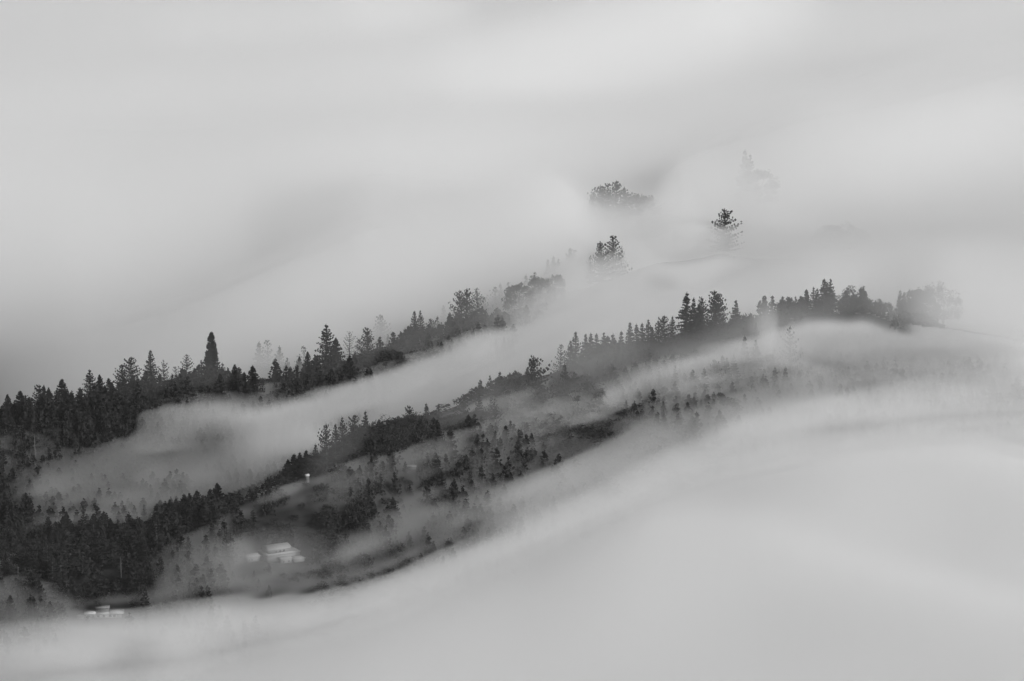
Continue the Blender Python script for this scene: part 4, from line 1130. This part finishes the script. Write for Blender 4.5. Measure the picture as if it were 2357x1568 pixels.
def between_cells(name, front, back, ground, material):
    """like between(), but where the sight lines jump from a crest to the ground behind it the far mist runs on a little, hidden
    behind the crest, and the near mist ends there"""
    n, m = front.shape
    tpv = np.broadcast_to(tanphi(VS)[None, :], front.shape)
    pts = lambda Y: np.stack([SI[:, None] * Y, Y, CAM_Z - Y * tpv], -1).reshape(-1, 3)
    N = n * m
    ef, eb, eg = front.copy(), back.copy(), ground.copy()
    flag = np.zeros(front.shape, bool)
    for k in (1, 2, 3):
        up = np.full(front.shape, -1e9)
        up[:, :-k] = ground[:, k:]
        hit = (up - ground > 45) & ~flag
        for src, dst in ((front, ef), (back, eb), (ground, eg)):
            sh = dst.copy()
            sh[:, :-k] = src[:, k:]
            dst[hit] = sh[hit]
        flag |= hit
    def spread(G):
        c = np.stack([G[:-1, :-1], G[1:, :-1], G[:-1, 1:], G[1:, 1:]])
        return c.max(0) - c.min(0)
    good = spread(ground) < 45
    okx = ~good & (spread(eg) < 70) & (spread(ef) < 110)
    near_i = np.arange(N).reshape(n, m)
    ext_i = np.where(flag, near_i + N, near_i)
    fs = []
    for mask, idx in ((good, near_i), (okx, ext_i)):
        fs.append(np.stack([idx[:-1, :-1][mask], idx[1:, :-1][mask], idx[1:, 1:][mask], idx[:-1, 1:][mask]], 1))
    fr = np.concatenate(fs)
    e = np.concatenate([fr[:, [0, 1]], fr[:, [1, 2]], fr[:, [2, 3]], fr[:, [3, 0]]])
    K = 4 * N + 1
    lone = ~np.isin(e[:, 0].astype(np.int64) * K + e[:, 1], e[:, 1].astype(np.int64) * K + e[:, 0])
    p, q_ = e[lone, 0], e[lone, 1]
    allf = np.concatenate([fr, fr[:, ::-1] + 2 * N, np.stack([q_, p, p + 2 * N, q_ + 2 * N], 1)])
    v = np.concatenate([pts(front), pts(ef), pts(back), pts(eb)])
    used, inv = np.unique(allf.ravel(), return_inverse=True)
    return mesh_from(name, v[used], inv.reshape(allf.shape), material)
link("mist", between_cells("mist", MF, MB, Y_G, M_MIST), kind="stuff")
M_VEIL = fog_material("crest_mist", SIG_VEIL)
for vv, f_, b_, *_ in VEILS:
    link("mist", between("mist", f_, b_, M_VEIL, vv), kind="stuff")

def lens(cx, cy, cz, rx, depth, rz, nr=10, na=36):
    """mist that thins out softly to its rim: a lens, flat on the far side"""
    v = [(cx, cy - depth, cz)]
    for j in range(1, nr + 1):
        q_ = j / nr
        for i in range(na):
            a = 2 * math.pi * i / na
            v.append((cx + rx * q_ * math.cos(a), cy - depth * (1 - q_ * q_) ** 2 - 0.02, cz + rz * q_ * math.sin(a)))
    nf = len(v)
    v.append((cx, cy + 0.5, cz))
    for i in range(na):
        a = 2 * math.pi * i / na
        v.append((cx + rx * 1.01 * math.cos(a), cy + 0.5, cz + rz * 1.01 * math.sin(a)))
    f_ = [(0, 1 + i, 1 + (i + 1) % na) for i in range(na)]
    for j in range(nr - 1):
        for i in range(na):
            a, b = 1 + j * na + i, 1 + j * na + (i + 1) % na
            f_.append((a, a + na, b + na, b))
    e = 1 + (nr - 1) * na
    for i in range(na):
        f_.append((e + i, nf + 1 + i, nf + 1 + (i + 1) % na, e + (i + 1) % na))
        f_.append((nf, nf + 1 + (i + 1) % na, nf + 1 + i))
    return v, f_
for (u0_, u1_, bv, by, reach, t_) in CLEAR:
    if t_ > 0:
        cy_ = by - 45
        link("mist", mesh_from("mist", *lens(s_of((u0_ + u1_) / 2, bv - 20) * cy_, cy_, CAM_Z - cy_ * tanphi(bv + 4), (u1_ - u0_) / FOC * cy_ * 1.0 + 26, t_ * 60.0 * 1.7, 38.0), M_MIST), kind="stuff")
gs_ = s_of(1757, 760)                           # the gap of fog that parts the right ridge
gy_ = float(np.interp(gs_, S, Y_MA)) - 40
link("mist", mesh_from("mist", *lens(gs_ * gy_, gy_, CAM_Z - gy_ * tanphi(752), 13.0, 62.0, 26.0), M_MIST), kind="stuff")
c_ = PADS['hall']
link("mist", mesh_from("mist", *lens(c_[0] + 3, c_[1] - 26, c_[2] + 13, 44, 20.0, 19.0), M_MIST), kind="stuff")

# the air itself: an even, very thin haze round the camera and the whole place
hx, hy0, hy1, hz0, hz1 = 56000.0, -300.0, 23500.0, -330.0, 640.0
hv = [(x, y, z) for x in (-hx, hx) for y in (hy0, hy1) for z in (hz0, hz1)]
hf_ = [(0, 1, 3, 2), (4, 6, 7, 5), (0, 4, 5, 1), (2, 3, 7, 6), (0, 2, 6, 4), (1, 5, 7, 3)]
link("haze", mesh_from("haze", hv, np.array(hf_), fog_material("air_haze", 1.0e-5)), kind="stuff")
# ------------------------------------------------------------------ plant the surveyed trees
hero_xy = []
TREE_NAME = {'fir': 'fir_tree', 'dense': 'conifer_tree', 'open': 'open_fir_tree', 'curved': 'pine_tree', 'slim': 'slim_fir_tree',
             'spire': 'sequoia_tree', 'rugged': 'redwood_tree', 'round': 'round_tree', 'clump': 'cypress_tree', 'snag': 'dead_tree'}
count = {}
for (s, y, base, h, kind, wide, label, group, u, v, tone, o) in plan:
    x = s * y
    b = min(base, t_at(s, y) + 0.2) - 0.3
    hh = base + h - b
    count[kind] = count.get(kind, 0) + 1
    i = count[kind] % len(PROTO[kind])
    make_tree(TREE_NAME[kind], kind, i, (x, y, b), hh, wide, random.uniform(0, 6.28), label, group)
    hero_xy.append((x, y))
for (u, v, tone, ridge, hf, label) in SNAGS:
    p = put(u, v, tone, ridge, hf)
    if p:
        s, y, base, h, o = p
        make_tree("dead_tree", 'snag', 0, (s * y, y, t_at(s, y) - 0.3), base + h - t_at(s, y) + 0.3, 1.0, random.uniform(0, 6.28), label,
                  "bleached dead trees", "dead tree")
        hero_xy.append((s * y, y))

# ------------------------------------------------------------------ the forest on the slopes
hero_xy = np.array(hero_xy)
cand = []
r = np.random.default_rng(5)
step = 8.0
for gx in np.arange(-420, 420, step):
    for gy in np.arange(2050, 3150, step):
        x, y = gx + r.uniform(-3.6, 3.6), gy + r.uniform(-3.6, 3.6)
        s = x / y
        if abs(s) > 0.155:
            continue
        ysea, yri = np.interp(s, S, Y_SEA), np.interp(s, S, Y_RI)
        if y < ysea - 70 or y > yri + 25:
            continue
        z = t_at(s, y)
        deep = t_at(s, y, F) - z
        if deep > 24 or (s > 0.008 and y > yri - 130) or (s > 0.112 and y > np.interp(s, S, Y_MA) - 60):
            continue
        cand.append((x, y, z, deep))
cand = np.array(cand)
d = np.min((cand[:, None, 0] - hero_xy[None, :, 0]) ** 2 + (cand[:, None, 1] - hero_xy[None, :, 1]) ** 2, axis=1)
cand = cand[d > 30]
for nm_, (pu_, pv_, pr_) in SITES.items():     # clearings round the buildings, open towards the viewer
    c_ = PADS[nm_]
    dx, dy = np.abs(cand[:, 0] - c_[0]), cand[:, 1] - c_[1]
    cand = cand[~((dx < pr_ * 0.85) & (dy > -pr_ * 0.75) & (dy < pr_ * 0.75))]
us, vs_ = project(cand[:, 0], cand[:, 1], cand[:, 2] + 15)
yri_c = np.interp(cand[:, 0] / cand[:, 1], S, Y_RI)
yfr_c = np.interp(cand[:, 0] / cand[:, 1], S, Y_FR)
yma_c = np.interp(cand[:, 0] / cand[:, 1], S, Y_MA)
# trees close to a surveyed skyline stay lower than it
edge = np.minimum(np.abs(cand[:, 1] - yri_c - 5), np.minimum(np.abs(cand[:, 1] - yfr_c - 5), np.abs(cand[:, 1] - yma_c - 5)))
low = edge < 26
hts = r.uniform(15, 25, len(cand)) * np.where(value_noise(cand[:, 0] / 40, cand[:, 1] / 40, 9) > 0.2, 1.12, 0.9)
hts = np.where(low, np.minimum(hts, r.uniform(10, 17, len(cand)) * np.where((us < 760) & (vs_ > 1020), 1.25, 1.0)), hts)
for nm_, (pu_, pv_, pr_) in SITES.items():     # low growth where a tall tree would hide a building
    c_ = PADS[nm_]
    front = (np.abs(cand[:, 0] - c_[0]) < pr_) & (cand[:, 1] < c_[1]) & (cand[:, 1] > c_[1] - 75)
    hts = np.where(front, np.minimum(hts, 7.5), hts)
kinds = r.choice([0, 1, 2], len(cand), p=[0.5, 0.25, 0.25])
kinds = np.where(value_noise(cand[:, 0] / 60 + 9, cand[:, 1] / 60, 10) > 0.35, 2, kinds)
hts = np.where(kinds == 2, hts * 0.72, hts)
# the nearest, clearest ones are single trees, the rest one wood
clear = np.zeros(len(cand))
for i_, (x, y, z, deep) in enumerate(cand):
    tau, ys, *_ = optical(us[i_], vs_[i_], y)
    clear[i_] = math.exp(-tau[-1]) if len(tau) else 1
# survey how light each tree should look, and keep low those that would stand clear of the mist they belong in
ut, vt = project(cand[:, 0], cand[:, 1], cand[:, 2] + hts * 0.92)
want_t = survey(np.clip(ut, 0, 2356), np.clip(vt, 560, 1560), TAU_TABLE)
have_t = np.array([(lambda q_: q_[-1] if len(q_) else 0)(optical(ut[k], vt[k], cand[k, 1])[0]) for k in range(len(cand))])
gap_t = np.clip(want_t - have_t, 0, 3)
hts = hts * np.clip(1.0 - 0.6 * gap_t, 0.4, 1)
keep = ~((gap_t > 0.85) | ((gap_t > 0.35) & low & (np.abs(cand[:, 1] - yma_c) < 40)))
cand, us, vs_, low, hts, kinds, clear = cand[keep], us[keep], vs_[keep], low[keep], hts[keep], kinds[keep], clear[keep]
in_view = (us > 0) & (us < 2357) & (vs_ > 0) & (vs_ < 1568)
score = clear * hts / cand[:, 1] * np.where(low, 0.6, 1) * in_view
N_SINGLE = 290 - len(plan) if len(plan) < 230 else 70
order = np.argsort(-score)
single = set(order[:max(N_SINGLE, 60)].tolist())
SK = {0: ('fir', 'dense'), 1: ('slim', 'dense'), 2: ('round', 'clump')}
def zone(u, v):
    if v < 1130 and u < 330:
        return "slope under the left ridge"
    if u < 380:
        return "black hillside at lower left"
    if u < 660 and v > 1100:
        return "slope right of the near knoll"
    if v > 1080:
        return "dark lower middle slope"
    if u > 640 and v < 925 and u < 1000:
        return "dark band under the left ridge"
    if u < 1180:
        return "front of the middle spur"
    return "dark flank of the right ridge"
SHAPE = {'fir': "pointed fir", 'dense': "broad dense conifer", 'slim': "slim conifer", 'round': "rounded leafy tree", 'clump': "knobbly leafy tree"}
LANDMARKS = [(u, v, t_) for (u, v, t_) in [
    (206, 900, "the big long-boughed fir"), (79, 1030, "the bleached bare tree"), (278, 1296, "the bare white trunk"), (41, 1325, "the thin pale dead trunk"),
    (615, 1262, "the vaulted hall"), (228, 1408, "the long low house"), (707, 1106, "the arched white hut"), (487, 880, "the giant spire"),
    (500, 1130, "the round-headed knoll conifer"), (297, 1200, "the sharp black cone"), (751, 800, "the largest black fir"), (143, 890, "the dense black cone"),
    (889, 965, "the knobbly black crowns"), (787, 980, "the spur's tall pointed conifer"), (1228, 835, "the black rugged tree"), (1333, 860, "the dark rounded crown"),
    (946, 1080, "the small shed roof"), (1610, 730, "the black front fir"), (346, 830, "the neat grey cone"), (581, 870, "the small black cone"),
    (677, 1060, "the spur's lowest conifer"), (1092, 925, "the spur's grey end group"), (370, 1398, "the tiny white box")]]
taken = set()
for i_ in sorted(single, key=lambda k_: -score[k_]):
    x, y, z, deep = cand[i_]
    k = SK[int(kinds[i_])][int(r.integers(0, 2))]
    uu_, vv_ = us[i_], vs_[i_]
    text = None
    size = "tall " if hts[i_] > 21 else ("low " if hts[i_] < 15 else "")
    near = sorted(LANDMARKS, key=lambda l_: (l_[0] - uu_) ** 2 + (l_[1] - vv_) ** 2)
    for lm in near[:3]:
        dx, dy = uu_ - lm[0], vv_ - lm[1]
        far = math.hypot(dx, dy)
        side = ("right of " if dx > 0 else "left of ") if abs(dx) > 1.4 * abs(dy) else ("below " if dy > 0 else "above ")
        if 0.5 * abs(dx) < abs(dy) < 1.4 * abs(dx):
            side = ("below and right of " if dx > 0 else "below and left of ") if dy > 0 else ("above and right of " if dx > 0 else "above and left of ")
        dist = "just " if far < 45 else ("a little way " if far < 95 else ("well " if far < 160 else "far "))
        t_ = "%s%s %s%s%s" % (size, SHAPE[k], dist, side, lm[2])
        if t_ not in taken and far < 260:
            text = t_
            break
    grp = "trees in the forest on the %s" % zone(uu_, vv_)
    if text is None:
        text = "%s%s in the forest on the %s" % (size, SHAPE[k], zone(uu_, vv_))
        if text in taken:
            text = None
    if text is None:
        text = "%s among its like in the forest on the %s" % (SHAPE[k], zone(uu_, vv_))
        grp = "%ss among their like on the %s" % (SHAPE[k], zone(uu_, vv_))
    taken.add(text)
    make_tree(TREE_NAME[k], k, int(r.integers(0, len(PROTO[k]))), (x, y, z - 0.5), hts[i_], r.uniform(0.9, 1.25), r.uniform(0, 6.28), text, grp)
scr = {k: [scrap(100 + 7 * k + q_, k) for q_ in range(4)] for k in (0, 1, 2)}
V_, F_, n_ = [], [], 0
for i_ in range(len(cand)):
    if i_ in single or clear[i_] < 0.03:
        continue
    x, y, z, deep = cand[i_]
    vv, ff = scr[int(kinds[i_])][int(r.integers(0, 4))]
    a = r.uniform(0, 6.28)
    c_, s_ = math.cos(a), math.sin(a)
    w = hts[i_] * r.uniform(0.9, 1.3) * (1.45 if low[i_] else 1.15)
    P = np.stack([(vv[:, 0] * c_ - vv[:, 1] * s_) * w + x, (vv[:, 0] * s_ + vv[:, 1] * c_) * w + y, vv[:, 2] * hts[i_] + z - 0.5], 1)
    V_.append(P)
    F_.append(ff + n_)
    n_ += len(P)
link("forest", mesh_from("forest", np.concatenate(V_), np.concatenate(F_), M_LEAF), kind="stuff")
print("forest trees", len(V_), "tris", sum(len(q_) for q_ in F_), "single", len(single), "hero", len(plan))
# ------------------------------------------------------------------ buildings
M_WHITE = mat("white_render", 0.17, 0.8, 0.4, 0.08)
M_ROOF = mat("pale_metal_roof", 0.21, 0.5, 0.25, 0.08)
M_DARKR = mat("weathered_shingle", 0.20, 0.9, 0.8, 0.2)
M_DARKW = mat("dark_cladding", 0.12, 0.85, 0.8, 0.2)
M_GLASS = mat("window_glass", 0.02, 0.15)
M_TRIM = mat("white_trim", 0.25, 0.6)

def box_bm(x0, x1, y0, y1, z0, z1):
    v = [(x, y, z) for x in (x0, x1) for y in (y0, y1) for z in (z0, z1)]
    return v, [(0, 1, 3, 2), (4, 6, 7, 5), (0, 4, 5, 1), (2, 3, 7, 6), (0, 2, 6, 4), (1, 5, 7, 3)]

def part(name, geo, material, parent, **props):
    v, f_ = geo
    return link(name, mesh_from(name, v, [tuple(q_) for q_ in f_], material), parent, **props)

def vault(x0, x1, y0, y1, z, rise, n=12, t=0.35, over=0.5):
    """curved roof shell along x, spanning y"""
    v, f_ = [], []
    ym, hw = (y0 + y1) / 2, (y1 - y0) / 2 + over
    for xx in (x0 - over, x1 + over):
        for k in range(n + 1):
            a = math.pi * k / n
            v.append((xx, ym - hw * math.cos(a), z + rise * math.sin(a)))
        for k in range(n + 1):
            a = math.pi * k / n
            v.append((xx, ym - (hw - t) * math.cos(a), z + (rise - t) * math.sin(a)))
    m = 2 * (n + 1)
    for k in range(n):
        f_ += [(k, k + 1, m + k + 1, m + k), (n + 1 + k, m + n + 1 + k, m + n + 2 + k, n + 2 + k),
               (k, n + 1 + k, n + 2 + k, k + 1), (m + k, m + k + 1, m + n + 2 + k, m + n + 1 + k)]
    f_ += [(0, m, m + n + 1, n + 1), (n, 2 * n + 1, m + 2 * n + 1, m + n)]
    return v, f_

def gable_end(x0, x1, y0, y1, z0, z1, rise, n=12):
    """block with a round-headed end wall"""
    v, f_ = [], []
    ym, hw = (y0 + y1) / 2, (y1 - y0) / 2
    for xx in (x0, x1):
        v += [(xx, y0, z0), (xx, y1, z0)]
        for k in range(n + 1):
            a = math.pi * k / n
            v.append((xx, ym + hw * math.cos(a), z1 + rise * math.sin(a)))
    m = n + 3
    f_.append(tuple(range(m)))
    f_.append(tuple(reversed(range(m, 2 * m))))
    for k in range(m):
        f_.append((k, m + k, m + (k + 1) % m, (k + 1) % m))
    return v, f_

def pitched(x0, x1, y0, y1, z, rise, over=0.5, hip=1.6, t=0.25):
    ym = (y0 + y1) / 2
    a = [(x0 - over, y0 - over, z), (x1 + over, y0 - over, z), (x1 + over, y1 + over, z), (x0 - over, y1 + over, z),
         (x0 + hip, ym, z + rise), (x1 - hip, ym, z + rise)]
    b = [(p[0], p[1], p[2] - t) for p in a[:4]]
    v = a + b
    return v, [(0, 1, 5, 4), (2, 3, 4, 5), (1, 2, 5), (3, 0, 4), (0, 6, 7, 1), (1, 7, 8, 2), (2, 8, 9, 3), (3, 9, 6, 0), (9, 8, 7, 6)]

def window_on_end(parent, y, z, w, h, x, frame=True):
    fr = part("window", box_bm(x - 0.10, x + 0.05, y - w / 2 - 0.12, y + w / 2 + 0.12, z - 0.12, z + h + 0.12), M_TRIM, parent)
    part("pane", box_bm(x - 0.14, x - 0.102, y - w / 2, y + w / 2, z, z + h), M_GLASS, fr)
def window_on_side(parent, xx, z, w, h, y):
    fr = part("window", box_bm(xx - w / 2 - 0.12, xx + w / 2 + 0.12, y - 0.10, y + 0.05, z - 0.12, z + h + 0.12), M_TRIM, parent)
    part("pane", box_bm(xx - w / 2, xx + w / 2, y - 0.14, y - 0.102, z, z + h), M_GLASS, fr)

# the hall: x runs along the vault (right and away), y from the viewer's side backwards; its end wall faces left and forward
c_ = PADS['hall']
hall = link("hall_building", None, None, (c_[0], c_[1], c_[2] - 0.2), label="pale hall with a round vaulted roof, standing in mist on the lower left slope", category="building")
hall.rotation_euler = (0, 0, math.radians(30))
hall.scale = (0.78, 0.78, 0.70)
part("wall", box_bm(-4, 22, 0, 17, 0, 6.6), M_WHITE, hall)
part("cornice", box_bm(-4.8, 22.6, -0.8, 17.8, 6.6, 7.1), M_TRIM, hall)
part("upper_wall", gable_end(-2.6, 16, 3.2, 14.6, 7.1, 9.6, 3.2), M_WHITE, hall)
part("vaulted_roof", vault(-2.6, 16, 3.2, 14.6, 9.6, 3.2, t=0.3), M_ROOF, hall)
part("porch_roof", pitched(3, 12, -7, -1.2, 4.6, 1.3, hip=2.4), M_ROOF, hall)
part("porch_wall", box_bm(3.3, 11.7, -6.7, -1.0, 0, 4.3), M_WHITE, hall)
part("wing_roof", pitched(12.8, 22, -9, -1.3, 3.4, 1.5, hip=2.8), M_ROOF, hall)
part("wing_wall", box_bm(13.1, 21.7, -8.6, -1.0, 0, 3.1), M_WHITE, hall)
for y in (2.5, 3.8, 5.1):
    window_on_end(hall, y, 0.8, 0.65, 3.0, -4)
for y in (9.2, 10.6, 12.0):
    window_on_end(hall, y, 0.8, 0.65, 3.0, -4)
for y in (4.4, 11.2):
    window_on_end(hall, y, 4.7, 0.9, 0.9, -4)
for xx in (4.0, 7.2, 10.4):
    window_on_side(hall, xx, 7.6, 1.4, 1.5, 3.2)
for xx in (5.2, 9.6):
    window_on_side(hall, xx, 1.2, 1.1, 1.6, -6.7)
# annex on the left, joined by a low link
ca_, sb_ = math.cos(math.radians(30)), math.sin(math.radians(30))
ax, ay = -17.5 * 0.78, 9.0 * 0.78
annex = link("annex_building", None, None, (c_[0] + ax * ca_ - ay * sb_, c_[1] + ax * sb_ + ay * ca_, c_[2] - 0.2),
             label="low annex with a pale pitched roof at the left of the vaulted hall", category="building")
annex.rotation_euler = (0, 0, math.radians(30))
annex.scale = (0.78, 0.78, 0.70)
part("wall", box_bm(0, 10.5, 0, 6.5, 0, 4.6), M_WHITE, annex)
part("roof", pitched(0, 10.5, 0, 6.5, 4.85, 1.9, hip=0.6), M_ROOF, annex)
part("link_wall", box_bm(10.5, 13.4, 1.5, 5.5, 0, 4.2), M_WHITE, annex)
part("link_roof", box_bm(10.5, 13.4, 1.1, 5.9, 4.2, 4.5), M_ROOF, annex)
for xx in (1.4, 4.0):
    window_on_side(annex, xx, 1.8, 1.1, 1.3, 0)

M_HOUSE = mat("house_render", 0.38, 0.8, 0.4, 0.08)
M_HROOF = mat("house_roof", 0.46, 0.5, 0.25, 0.08)
# the long low house at the edge of the fog sea
c_ = PADS['house']
house = link("long_house", None, None, (c_[0], c_[1], c_[2] - 0.2), label="long low white-roofed house with dark raised middle at the fog edge, lower left", category="building")
house.rotation_euler = (0, 0, math.radians(4))
part("wall", box_bm(-8.6, 9.4, -3.6, 3.8, 0, 2.9), M_HOUSE, house)
part("left_roof", box_bm(-9.4, -2.6, -4.6, 4.6, 2.9, 3.25), M_HROOF, house)
part("middle_roof", box_bm(-2.598, 4.998, -4.6, -0.6, 2.9, 3.2), M_HROOF, house)
part("right_roof", pitched(5.0, 13.0, -4.0, 4.0, 3.1, 0.7, hip=3.2), M_HROOF, house)
part("right_wall", box_bm(9.402, 12.0, -3.2, 3.2, 0, 2.8), M_HOUSE, house)
part("raised_wall", box_bm(-2.4, 4.8, -0.6, 5.0, 2.9, 5.3), M_DARKW, house)
part("raised_roof", box_bm(-3.0, 5.2, -1.1, 5.6, 5.3, 5.6), M_DARKR, house)
part("terrace", box_bm(-13.5, -9.42, -4.0, 2.0, 0, 1.9), M_DARKR, house)
part("railing", box_bm(-13.6, -2.6, -5.0, -4.9, 1.9, 2.25), M_TRIM, house)
for xx in (-6.8, -4.2, -1.2, 2.0, 5.6, 8.0):
    window_on_side(house, xx, 0.9, 1.3, 1.2, -3.6)
# small things
c_ = PADS['hut']
hut = link("arched_hut", None, None, (c_[0], c_[1], c_[2] - 0.2), label="tiny bright white arched roof among trees below the middle spur", category="hut")
hut.rotation_euler = (0, 0, math.radians(20))
hut.scale = (0.6, 0.6, 1.0)
part("roof", vault(-2.0, 2.0, -1.3, 1.3, 4.2, 1.2, n=8, t=0.15, over=0.2), mat("white_sheeting", 0.42, 0.5), hut)
part("wall", gable_end(-1.9, 1.9, -1.25, 1.25, 0, 4.2, 0.9, n=8), M_DARKW, hut)
c_ = PADS['shed']
shed = link("shed", None, None, (c_[0], c_[1], c_[2] - 0.2), label="small shed roof glinting under a pale thin tree on the middle slope", category="shed")
part("wall", box_bm(-2.2, 2.6, -1.2, 1.2, 0, 2.4), M_DARKW, shed)
part("roof", pitched(-2.4, 2.8, -1.4, 1.4, 2.6, 0.6, hip=0.3), M_DARKR, shed)
make_tree("dead_tree", 'snag', 1, (c_[0] - 0.4, c_[1] + 3.0, c_[2] - 0.3), 9.5, 2.0, 0.4, "pale slender dead tree standing over the small shed roof on the middle slope", "bleached dead trees", "dead tree")
c_ = PADS['post']
box_ = link("utility_cabinet", None, None, (c_[0], c_[1], c_[2] - 0.1), label="tiny white box on a post right of the long low house", category="cabinet")
part("post", box_bm(-0.12, 0.12, -0.12, 0.12, 0, 2.4), M_DARKW, box_)
part("box", box_bm(-0.7, 0.7, -0.4, 0.4, 2.4, 3.9), M_TRIM, box_)
